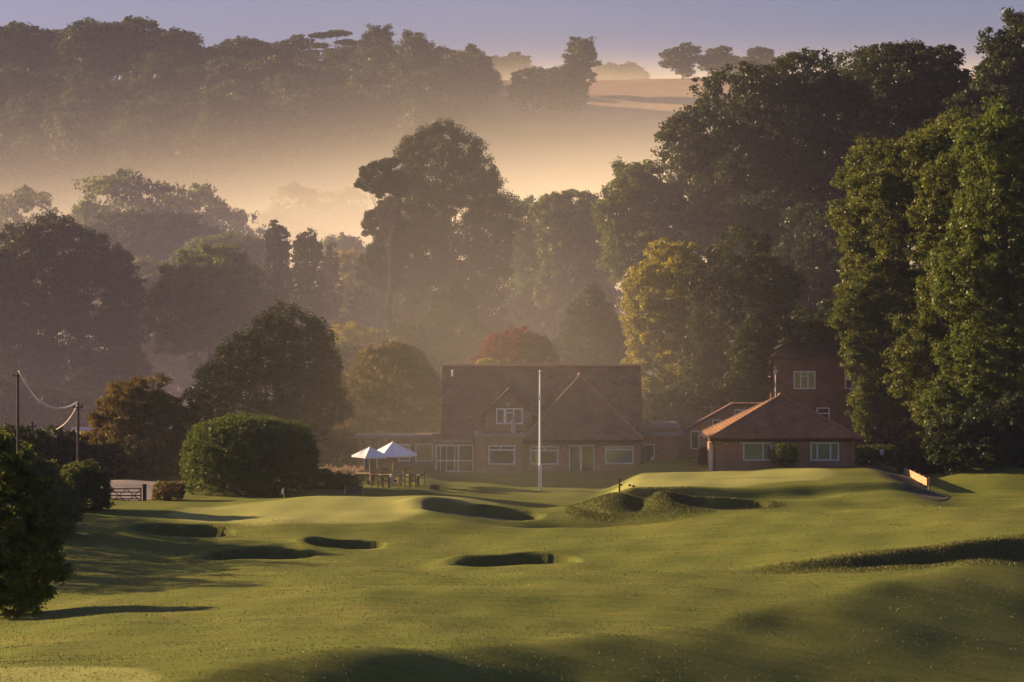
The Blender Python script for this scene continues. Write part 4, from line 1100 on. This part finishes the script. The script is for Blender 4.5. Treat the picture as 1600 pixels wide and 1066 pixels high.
# ---- right hand wood
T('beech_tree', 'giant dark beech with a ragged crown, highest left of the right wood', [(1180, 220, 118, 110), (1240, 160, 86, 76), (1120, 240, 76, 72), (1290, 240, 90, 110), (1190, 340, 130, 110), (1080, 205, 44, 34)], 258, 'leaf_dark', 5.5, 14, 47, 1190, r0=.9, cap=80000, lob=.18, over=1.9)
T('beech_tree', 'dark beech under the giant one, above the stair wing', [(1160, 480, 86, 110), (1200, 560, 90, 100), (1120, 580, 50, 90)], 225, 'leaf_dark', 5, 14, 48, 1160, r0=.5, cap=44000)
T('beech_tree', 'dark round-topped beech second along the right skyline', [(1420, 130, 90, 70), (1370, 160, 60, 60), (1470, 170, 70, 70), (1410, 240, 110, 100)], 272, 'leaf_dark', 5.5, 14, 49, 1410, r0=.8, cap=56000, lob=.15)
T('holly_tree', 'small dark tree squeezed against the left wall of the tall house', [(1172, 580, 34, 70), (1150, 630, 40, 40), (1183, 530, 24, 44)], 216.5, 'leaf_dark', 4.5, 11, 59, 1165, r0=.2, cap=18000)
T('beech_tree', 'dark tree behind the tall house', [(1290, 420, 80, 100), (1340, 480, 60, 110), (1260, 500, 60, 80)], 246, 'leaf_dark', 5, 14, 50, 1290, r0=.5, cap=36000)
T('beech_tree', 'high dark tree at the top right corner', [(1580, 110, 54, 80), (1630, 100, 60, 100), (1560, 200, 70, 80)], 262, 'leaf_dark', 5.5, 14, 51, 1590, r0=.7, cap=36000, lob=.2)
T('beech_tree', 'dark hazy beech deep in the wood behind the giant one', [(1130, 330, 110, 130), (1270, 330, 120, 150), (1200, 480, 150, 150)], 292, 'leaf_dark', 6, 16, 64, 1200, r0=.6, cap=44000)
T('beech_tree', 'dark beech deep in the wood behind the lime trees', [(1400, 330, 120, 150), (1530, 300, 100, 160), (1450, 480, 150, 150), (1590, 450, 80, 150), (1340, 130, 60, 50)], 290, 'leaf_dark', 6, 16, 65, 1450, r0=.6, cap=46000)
T('beech_tree', 'shadowy branches drooping over the roof of the tall house', [(1265, 520, 46, 36), (1310, 500, 44, 34)], 217, 'leaf_dark', 5, 12, 68, 1240, r0=.15, cap=12000, lob=.25)
T('broad_tree', 'dim tree behind the lower trunk of the slender pine', [(600, 480, 50, 60), (570, 520, 40, 40)], 280, 'leaf_dark', 5, 12, 69, 600, r0=.25, cap=14000)
T('hazel_tree', 'loose leafy branches overlapping the right end of the tall house', [(1345, 560, 26, 60), (1352, 640, 24, 50), (1335, 490, 30, 50)], 210, 'leaf', 4.5, 11, 66, 1356, r0=.12, cap=12000, lob=.25)
T('lime_tree', 'bright green tree with hanging sunlit foliage over the path', [(1390, 290, 76, 76), (1430, 360, 110, 96), (1365, 420, 52, 90), (1420, 480, 80, 100), (1400, 580, 60, 80), (1450, 620, 56, 80), (1360, 340, 44, 56), (1480, 250, 80, 70), (1478, 540, 50, 90), (1345, 470, 34, 50)], 212, 'leaf', 5, 13, 52, 1430, r0=.6, cap=90000, cover=2.2, lob=.2)
T('lime_tree', 'big green tree cut by the right picture edge', [(1580, 330, 80, 110), (1545, 430, 80, 110), (1590, 540, 90, 120), (1530, 600, 70, 80), (1560, 240, 60, 80), (1640, 400, 90, 160), (1500, 430, 40, 70), (1500, 640, 50, 60)], 197, 'leaf', 5.2, 13, 53, 1590, r0=.6, cap=95000, cover=2.2, lob=.2)
T('lime_tree', 'shadowed green tree filling the gap between the two big right hand limes', [(1488, 330, 60, 90), (1490, 450, 56, 110), (1480, 590, 60, 110), (1440, 560, 50, 90)], 206, 'leaf', 5, 13, 71, 1488, r0=.4, cap=42000, lob=.2)
T('laurel_bush', 'dark bush mass at the foot of the right hand trees', [(1540, 700, 70, 62), (1600, 690, 60, 70), (1490, 700, 46, 52)], 188, 'leaf_dark', 4.5, 11, 54, 1540, 'bush', r0=.2, cap=38000)
T('flowering_bush', 'bronze-tinted bush rising behind the low timber fence', [(1428, 712, 30, 28), (1450, 720, 26, 32), (1410, 722, 18, 16)], 190, 'leaf_bush', 4, 8, 55, 1430, 'bush', r0=.1, cap=14000, lob=.15)
T('garden_hedge', 'low rounded green hedge right of the hall beyond the lamp', [(1372, 712, 40, 16, 0, 1.2)], 200, 'leaf_hedge', 3.5, 6, 56, 1368, 'hedge', r0=.08, cap=9000, pexp=3, lob=.04, over=2.2)
T('clipped_bush', 'clipped dome bush between the two hall windows', [(1226, 712, 21, 19)], 189.2, 'leaf_hedge', 3.2, 5, 57, 1226, 'bush', r0=.06, cap=9000, lob=.02, over=2.4, pexp=2.4)
T('potted_shrub', 'small dark potted shrub at the left corner of the low hall', [(1100, 708, 8, 9), (1098, 720, 7, 8)], 198, 'leaf_dark', 3, 4, 58, 1100, 'shrub', r0=.03, cap=1500)

T('laurel_bush', 'dark bush filling the gap under the golden tree beside the link wall', [(1060, 640, 40, 40), (1100, 610, 40, 50), (1020, 650, 30, 34)], 222, 'leaf_dark', 4.5, 11, 60, 1060, 'bush', r0=.15, cap=14000)
T('laurel_bush', 'dark bush mass between the tall house and the hanging lime foliage', [(1380, 640, 40, 70), (1400, 700, 50, 50), (1350, 690, 30, 44)], 221, 'leaf_dark', 4.5, 11, 61, 1380, 'bush', r0=.15, cap=18000)
# ---- flowers along the terrace
def flower_proto():
    rng = np.random.RandomState(3)
    E = empty('flowering_plant', (0, 0, 0), 'x', 'plant', 'flowering plants along the terrace edge')
    C = np.array([(rng.uniform(-.22, .22), rng.uniform(-.2, .2), rng.uniform(.1, .5)) for _ in range(14)])
    V, cv = leaf_cloud(rng, C, np.full(14, .16), 22, .13, 1.2, .8)
    o = bpy.data.objects.new('foliage', np_mesh('foliage', V, np.arange(len(V)).reshape(-1, 4), M['flower_leaf'], False, {'v': ('FLOAT', 'POINT', cv)})); COL.objects.link(o); o.parent = E
    C = np.array([(rng.uniform(-.22, .22), rng.uniform(-.2, .2), rng.uniform(.5, .95)) for _ in range(9)])
    V, cv = leaf_cloud(rng, C, np.full(9, .08), 16, .1, 1.6, .2)
    o = bpy.data.objects.new('blossom', np_mesh('blossom', V, np.arange(len(V)).reshape(-1, 4), M['flower'], False, {'v': ('FLOAT', 'POINT', cv)})); COL.objects.link(o); o.parent = E
    mb = MB()
    for c in C: mb.tube([(c[0]*.5, c[1]*.5, -.05), tuple(c)], .008, 4)
    mb.build('stem', M['flower_leaf'], E)
    return E
FPR = flower_proto(); rng = random.Random(4)
for i in range(13):
    px = 490+i*6.2+rng.uniform(-2, 2); Y = 191.5+rng.uniform(-.5, .8); x = (px-800)*Y/F
    lb = 'tall pink and cream flowering plant in the row between hedge and terrace'
    if i == 0:
        FPR.location = (x, Y, H(x, Y)); FPR['label'] = lb
    else: dup(FPR, (x, Y, H(x, Y)), rng.uniform(0, 6), lb, [rng.uniform(.8, 1.15)]*3)

# ---- far trees: a few grown once, then copied about
protos = {}
def far_proto(key, blobs, mat, seed, L=.75, cr=1.5, n=9000, r0=.35, **kw):
    E = make_tree('far_tree', 'x', 'tree', blobs, M[mat], L, cr, seed, (0, 0, -.5), r0=r0, cap=n, nl=12, **kw)
    protos[key] = [E, False]
far_proto('round', [(0, 0, 9, 6.5, 6.5, 6), (3, 1, 7, 4.5, 4.5, 5), (-3, 0, 7, 4.5, 5, 5)], 'leaf_dark', 101)
far_proto('oak', [(0, 0, 10, 6, 6, 4.5), (4.5, 0, 7, 4.5, 4.5, 3.4), (-4.5, .5, 7.5, 4.8, 4.5, 3.6), (1, 2, 5, 5, 5, 3)], 'leaf_dark', 102, lob=.22)
far_proto('tall', [(0, 0, 12, 4.5, 4.5, 6), (1, 0, 6.5, 5, 5, 5), (-1.5, 0, 15, 3, 3, 3.5)], 'leaf_dark', 103, lob=.2)
far_proto('bushy', [(0, 0, 4.5, 6, 5, 4.5), (4, 0, 3.5, 4, 4, 3.5), (-4, 0, 3.5, 4.5, 4, 3.8)], 'leaf_dark', 104)
far_proto('cedar', [(-3.5, 0, 14.2, 4, 3.5, .8), (1.5, 0, 15.0, 4.2, 3.5, .8), (4.5, 0, 12, 3.6, 3, .8), (-4.5, 0, 11, 3, 3, .8), (0, 0, 9, 3.6, 3, .9)], 'needle', 105, L=.6, cr=.9, top=15)
far_proto('open_oak', [(-4.5, 0, 11, 4.2, 4, 2.6), (2, 0, 13, 5, 4.5, 3), (6, 0, 8.5, 3.4, 3.5, 2.2), (-6, 0, 7, 3.6, 3.5, 1.8), (0, 0, 8, 4, 4, 2.2), (1, 0, 3.4, 3.6, 3.4, 2.4), (0, 0, 5.8, 4.6, 4.4, 2.4), (-2, 0, 9.5, 5, 4.5, 2.4)], 'leaf_dark', 106, cr=1.2, lob=.25)
far_proto('mist', [(0, 0, 12, 7, 7, 7), (6, 0, 9, 6, 6, 6), (-6, 1, 8.5, 6, 6, 6), (0, -1, 7, 8, 7, 5)], 'leaf', 107, L=.6, cr=1.3, n=16000, lob=.2)
def far(key, px, toprow, Y, label, height=None, w=1.0, group=None, name=None, rz=None):
    """place a copy whose top reaches the given row; its foot stands on the ground"""
    E, used = protos[key]
    x = (px-800)*Y/F; zg = H(x, Y)
    top0 = {'round': 15.2, 'oak': 14.8, 'tall': 18.6, 'bushy': 9.3, 'cedar': 16.2, 'open_oak': 16.4, 'mist': 19.2}[key]
    zt = EYE-(toprow-HOR)*Y/F
    s = max(.35, (zt-zg)/top0)
    rz = random.Random(px*7+Y).uniform(0, 6) if rz is None else rz
    sc_ = (min(s, 1.6)*w, min(s, 1.6)*w, s)
    if not used:
        E.location = (x, Y, zg-.4); E.rotation_euler = (0, 0, rz); E['label'] = label; E.scale = sc_; protos[key][1] = True; r = E
    else: r = dup(E, (x, Y, zg-.4), rz, label, sc_)
    if group: r['group'] = group
    return r
# misty trees down in the valley
far('mist', 205, 272, 415, 'misty domed tree highest of the pale row on the left', w=.95)
far('mist', 298, 293, 425, 'misty tree second in the pale row, right of the highest dome', w=.75)
far('mist', 358, 318, 430, 'misty low tree at the right end of the pale row', w=.65)
far('mist', 22, 296, 440, 'misty round tree at the left picture edge', w=.85)
far('mist', 150, 318, 405, 'misty low tree at the left foot of the pale row', w=.6)
far('mist', 470, 288, 560, 'very faint misty tree dome rising from the brightest fog', w=.85)
far('mist', 540, 294, 575, 'very faint misty tree just left of the pines', w=.85)
far('mist', 425, 330, 545, 'very faint low misty tree at the left of the brightest fog', w=.5)
# skyline, left to right
rr = random.Random(9)
SK = [('oak', 12, 38, 930, 'small skyline tree at the far left edge'), ('oak', 48, 46, 935, 'low spreading skyline tree near the left edge'),
      ('bushy', 100, 62, 935, 'low skyline tree left of the tall skyline clump'),
      ('round', 142, 30, 915, 'left dome of the tall skyline clump'), ('oak', 198, 30, 920, 'highest middle tree of the tall skyline clump'),
      ('round', 240, 44, 915, 'right shoulder tree of the tall skyline clump'), ('round', 270, 44, 910, 'rightmost round tree of the tall skyline clump'),
      ('bushy', 312, 78, 950, 'tiny distant tree in the skyline gap'),
      ('round', 340, 70, 910, 'rounded skyline tree left of the umbrella-topped one'), ('oak', 368, 63, 945, 'small umbrella-topped tree poking above the skyline'),
      ('round', 408, 68, 905, 'wide rounded tree in the middle of the skyline'), ('round', 436, 74, 905, 'lower rounded tree in the middle of the skyline'),
      ('open_oak', 458, 55, 940, 'open feathery tree poking above the middle skyline'), ('cedar', 520, 47, 925, 'flat-topped cedar high on the skyline'),
      ('oak', 560, 62, 930, 'broad tree sloping away right of the flat-topped cedar'), ('round', 572, 76, 900, 'dome right below the flat-topped cedar'),
      ('round', 622, 70, 895, 'large dark skyline dome left of centre'), ('round', 688, 72, 890, 'large dark skyline dome just left of the field'),
      ('tall', 738, 74, 885, 'peaked dark tree at the left end of the pale field'), ('round', 590, 84, 905, 'lower dark dome between skyline domes'),
      ('open_oak', 798, 82, 1020, 'distant open-crowned tree beyond the field edge'), ('bushy', 778, 92, 1025, 'low distant trees left of the open-crowned one'),
      ('tall', 906, 62, 900, 'tall lone tree on the skyline of the pale field'), ('round', 835, 104, 850, 'dark round bushy tree in front of the pale field, left of pair'),
      ('round', 878, 102, 845, 'dark round bushy tree in front of the pale field, right of pair'), ('bushy', 950, 100, 1000, 'low distant wood right of the lone skyline tree, left part'),
      ('bushy', 980, 99, 1005, 'low distant wood right of the lone skyline tree, right part'),
      ('open_oak', 1066, 67, 930, 'spreading open oak standing on the bright horizon'), ('oak', 1122, 72, 935, 'rounded oak right next to the spreading open oak'),
      ('round', 1188, 72, 940, 'distant dome just left of the giant beech'), ('bushy', 1150, 90, 960, 'low distant bush between oak and the giant beech'),
      ('bushy', 665, 152, 745, 'x')]
for key, px, row, Y, lb in SK[:-1]:
    far(key, px, row, Y, lb, w=1.12 if key != 'cedar' else 1.0, rz=0 if key in ('cedar', 'open_oak') else None)
far('tall', 652, 153, 700, 'faint upright tree in mist above the tallest pine', w=.7)
far('tall', 676, 160, 705, 'faint shorter upright tree in mist, middle of three', w=.6)
far('tall', 710, 163, 705, 'faint rounded tree in mist, right of three', w=.7)
# the wood goes on over the hillside beyond the right picture edge
for i, (x, y) in enumerate([(52, 205), (58, 225), (66, 212), (72, 240), (84, 222), (62, 262), (80, 270), (96, 250), (100, 285), (112, 265), (90, 305), (120, 300)]):
    E = protos[['round', 'oak', 'tall'][i % 3]][0]; s = rr.uniform(1.2, 1.6)
    r = dup(E, (x, y, H(x, y)-.4), rr.uniform(0, 6), 'dark hillside tree of the wood carrying on past the right picture edge', (s, s, s)); r['group'] = 'trees past the right picture edge'
# the wood on the hillside, left: individual trees nobody could tell apart
lb = 'rounded dark tree in the hazy wood covering the far left hillside'
pos = []
for row_i, Y in enumerate(range(690, 905, 17)):
    xr = -12 if Y > 780 else -60-(780-Y)*.15
    x = -.235*Y+rr.uniform(0, 8)
    while x < xr:
        pos.append((x+rr.uniform(-3, 3), Y+rr.uniform(-6, 6))); x += rr.uniform(10, 15)
nf = 0
for x, Y in pos:
    key = rr.choice(['round', 'round', 'oak', 'tall', 'bushy'])
    E = protos[key][0]; s = rr.uniform(.6, 1.35)
    r = dup(E, (x, Y, H(x, Y)-.4), rr.uniform(0, 6), lb, (s*1.1, s*1.1, s)); r['group'] = 'trees of the wood on the far left hillside'; nf += 1
# hedgerow bushes across the misty slope to the right
for i in range(16):
    px = 905+i*13+rr.uniform(-4, 4); Y = 735+rr.uniform(-10, 10); x = (px-800)*Y/F
    s = rr.uniform(.45, .8); r = dup(protos['bushy'][0], (x, Y, H(x, Y)-.4), rr.uniform(0, 6), 'faint bush in the hedgerow below the pale field', (s, s, s)); r['group'] = 'hedgerow bushes below the pale field'
print('LEAVES', NLEAF, 'far', nf)

# ------------------------------------------------------------------ air: even haze, and the bank of valley fog
def box_obj(name, x0, x1, y0, y1, z0, z1, mat):
    o = MB().box(x0, x1, y0, y1, z0, z1).build(name, mat); o.display_type = 'WIRE'
    return props(o, kind='stuff')
m, nt, out = new_mat('haze_air')
v = N(nt, 'ShaderNodeVolumePrincipled'); v.inputs['Color'].default_value = (.60, .64, 1.0, 1); v.inputs['Density'].default_value = HAZE = .00007
v.inputs['Anisotropy'].default_value = .05
nt.links.new(v.outputs[0], out.inputs['Volume'])
zmin = float(GZ.min())
box_obj('haze', -1010, 1010, -170, 1510, zmin-1, 125, m)

m, nt, out = new_mat('valley_fog')
v = N(nt, 'ShaderNodeVolumePrincipled'); v.inputs['Color'].default_value = (.98, .92, .74, 1); v.inputs['Anisotropy'].default_value = .05
tc = N(nt, 'ShaderNodeTexCoord'); sp = N(nt, 'ShaderNodeSeparateXYZ'); nt.links.new(tc.outputs['Object'], sp.inputs[0])
def math_(op, a, b=None, c=None):
    n = N(nt, 'ShaderNodeMath', operation=op)
    for i, q in enumerate((a, b, c)):
        if q is None: continue
        if isinstance(q, (int, float)): n.inputs[i].default_value = q
        else: nt.links.new(q, n.inputs[i])
    return n.outputs[0]
def mrange(src, a, b, c, d, smooth=True):
    n = N(nt, 'ShaderNodeMapRange'); n.interpolation_type = 'SMOOTHSTEP' if smooth else 'LINEAR'
    nt.links.new(src, n.inputs[0])
    for i, q in enumerate((a, b, c, d)): n.inputs[1+i].default_value = q
    return n.outputs[0]
zn = N(nt, 'ShaderNodeTexNoise'); zn.inputs['Scale'].default_value = .006; zn.inputs['Detail'].default_value = 2
nt.links.new(tc.outputs['Object'], zn.inputs['Vector'])
zz = math_('ADD', math_('ADD', sp.outputs['Z'], mrange(sp.outputs['X'], -150, 70, 7.0, -7.0)), math_('MULTIPLY', math_('SUBTRACT', zn.outputs['Fac'], .5), 8.0))
dens = math_('MULTIPLY', math_('EXPONENT', math_('MULTIPLY', math_('MAXIMUM', zz, 4.0), -1/6.8)), mrange(sp.outputs['Y'], 375, 520, 0, .26))
low = math_('MULTIPLY', math_('EXPONENT', math_('MULTIPLY', math_('MAXIMUM', sp.outputs['Z'], 0.0), -1/15.)), mrange(sp.outputs['Y'], 190, 245, .0, .0060))
low = math_('MULTIPLY', low, mrange(sp.outputs['X'], 12, 40, 1, .3))
low = math_('MULTIPLY', low, mrange(sp.outputs['Y'], 300, 370, 1, .08))
def gauss(src, c, w): return math_('EXPONENT', math_('MULTIPLY', math_('POWER', math_('ABSOLUTE', math_('DIVIDE', math_('SUBTRACT', src, c), w)), 2.0), -1.0))
patch = math_('MULTIPLY', math_('MULTIPLY', gauss(sp.outputs['X'], -2.0, 15.0), gauss(sp.outputs['Y'], 205.0, 26.0)), math_('MULTIPLY', math_('EXPONENT', math_('MULTIPLY', math_('MAXIMUM', sp.outputs['Z'], 0.0), -1/14.)), .0082))
dens = math_('ADD', dens, math_('ADD', low, patch))
dens = math_('MULTIPLY', dens, mrange(sp.outputs['Z'], 70, 84, 1, 0))
top_ = math_('MULTIPLY', math_('MULTIPLY', mrange(sp.outputs['Y'], 900, 1000, 0, .016), math_('EXPONENT', math_('MULTIPLY', math_('ABSOLUTE', math_('SUBTRACT', sp.outputs['Z'], 79.0)), -1/4.))), mrange(sp.outputs['X'], -60, 20, .15, 1))
dens = math_('ADD', dens, top_)
cm = N(nt, 'ShaderNodeMix', data_type='RGBA'); cm.inputs[6].default_value = (.72, .64, .82, 1); cm.inputs[7].default_value = (.98, .91, .73, 1)
fac = math_('MINIMUM', math_('ADD', mrange(sp.outputs['Y'], 330, 420, 0, 1), math_('DIVIDE', patch, math_('ADD', math_('ADD', patch, low), 1e-5))), 1.0)
nt.links.new(fac, cm.inputs[0]); nt.links.new(cm.outputs[2], v.inputs['Color'])
nt.links.new(dens, v.inputs['Density']); nt.links.new(v.outputs[0], out.inputs['Volume'])
m.cycles.volume_step_rate = .6
box_obj('valley_fog', -420, 420, 150, 1480, -6, 110, m)

# ------------------------------------------------------------------ light, sky, camera
EL = math.radians(15.0); AZ = math.radians(-69.0)      # azimuth from +y towards +x
S = Vector((math.sin(AZ)*math.cos(EL), math.cos(AZ)*math.cos(EL), math.sin(EL)))
sd = bpy.data.lights.new('sun', 'SUN'); sd.energy = 5.0; sd.angle = math.radians(.6); sd.color = (1.0, .73, .41)
so = bpy.data.objects.new('sun', sd); COL.objects.link(so); so.rotation_euler = (-S).to_track_quat('-Z', 'Y').to_euler()
W = bpy.data.worlds.new('World'); sc.world = W; W.use_nodes = True
nt = W.node_tree
for n in list(nt.nodes): nt.nodes.remove(n)
sky = nt.nodes.new('ShaderNodeTexSky'); sky.sky_type = 'NISHITA'; sky.sun_disc = False
sky.sun_elevation = EL; sky.sun_rotation = AZ; sky.air_density = 1.0; sky.dust_density = 1.6; sky.ozone_density = 6.0
bg = nt.nodes.new('ShaderNodeBackground'); bg.inputs['Strength'].default_value = .05
ow = nt.nodes.new('ShaderNodeOutputWorld')
tint = nt.nodes.new('ShaderNodeMix'); tint.data_type = 'RGBA'; tint.blend_type = 'MULTIPLY'; tint.inputs[0].default_value = 1
tint.inputs[7].default_value = (1.22, .77, .85, 1)
nt.links.new(sky.outputs[0], tint.inputs[6]); nt.links.new(tint.outputs[2], bg.inputs[0]); nt.links.new(bg.outputs[0], ow.inputs[0])

cd = bpy.data.cameras.new('camera'); cam = bpy.data.objects.new('camera', cd); COL.objects.link(cam)
cam.location = (0, 0, EYE); cam.rotation_euler = (PI/2, 0, 0)
cd.sensor_width = 36; cd.lens = F/1600*36; cd.shift_y = -(533-HOR)/1600; cd.clip_end = 6000; cd.clip_start = .5
sc.camera = cam
sc.view_settings.view_transform = 'Standard'; sc.view_settings.look = 'None'; sc.view_settings.exposure = 1.4; sc.view_settings.gamma = 1
cy_ = sc.cycles
cy_.use_denoising = True
try: cy_.denoiser = 'OPENIMAGEDENOISE'
except Exception: pass
cy_.max_bounces = 6; cy_.diffuse_bounces = 2; cy_.glossy_bounces = 2; cy_.transmission_bounces = 2; cy_.transparent_max_bounces = 6; cy_.volume_bounces = 2
cy_.volume_max_steps = 256
cy_.sample_clamp_indirect = 6
sc.render.resolution_x = 1024; sc.render.resolution_y = 682
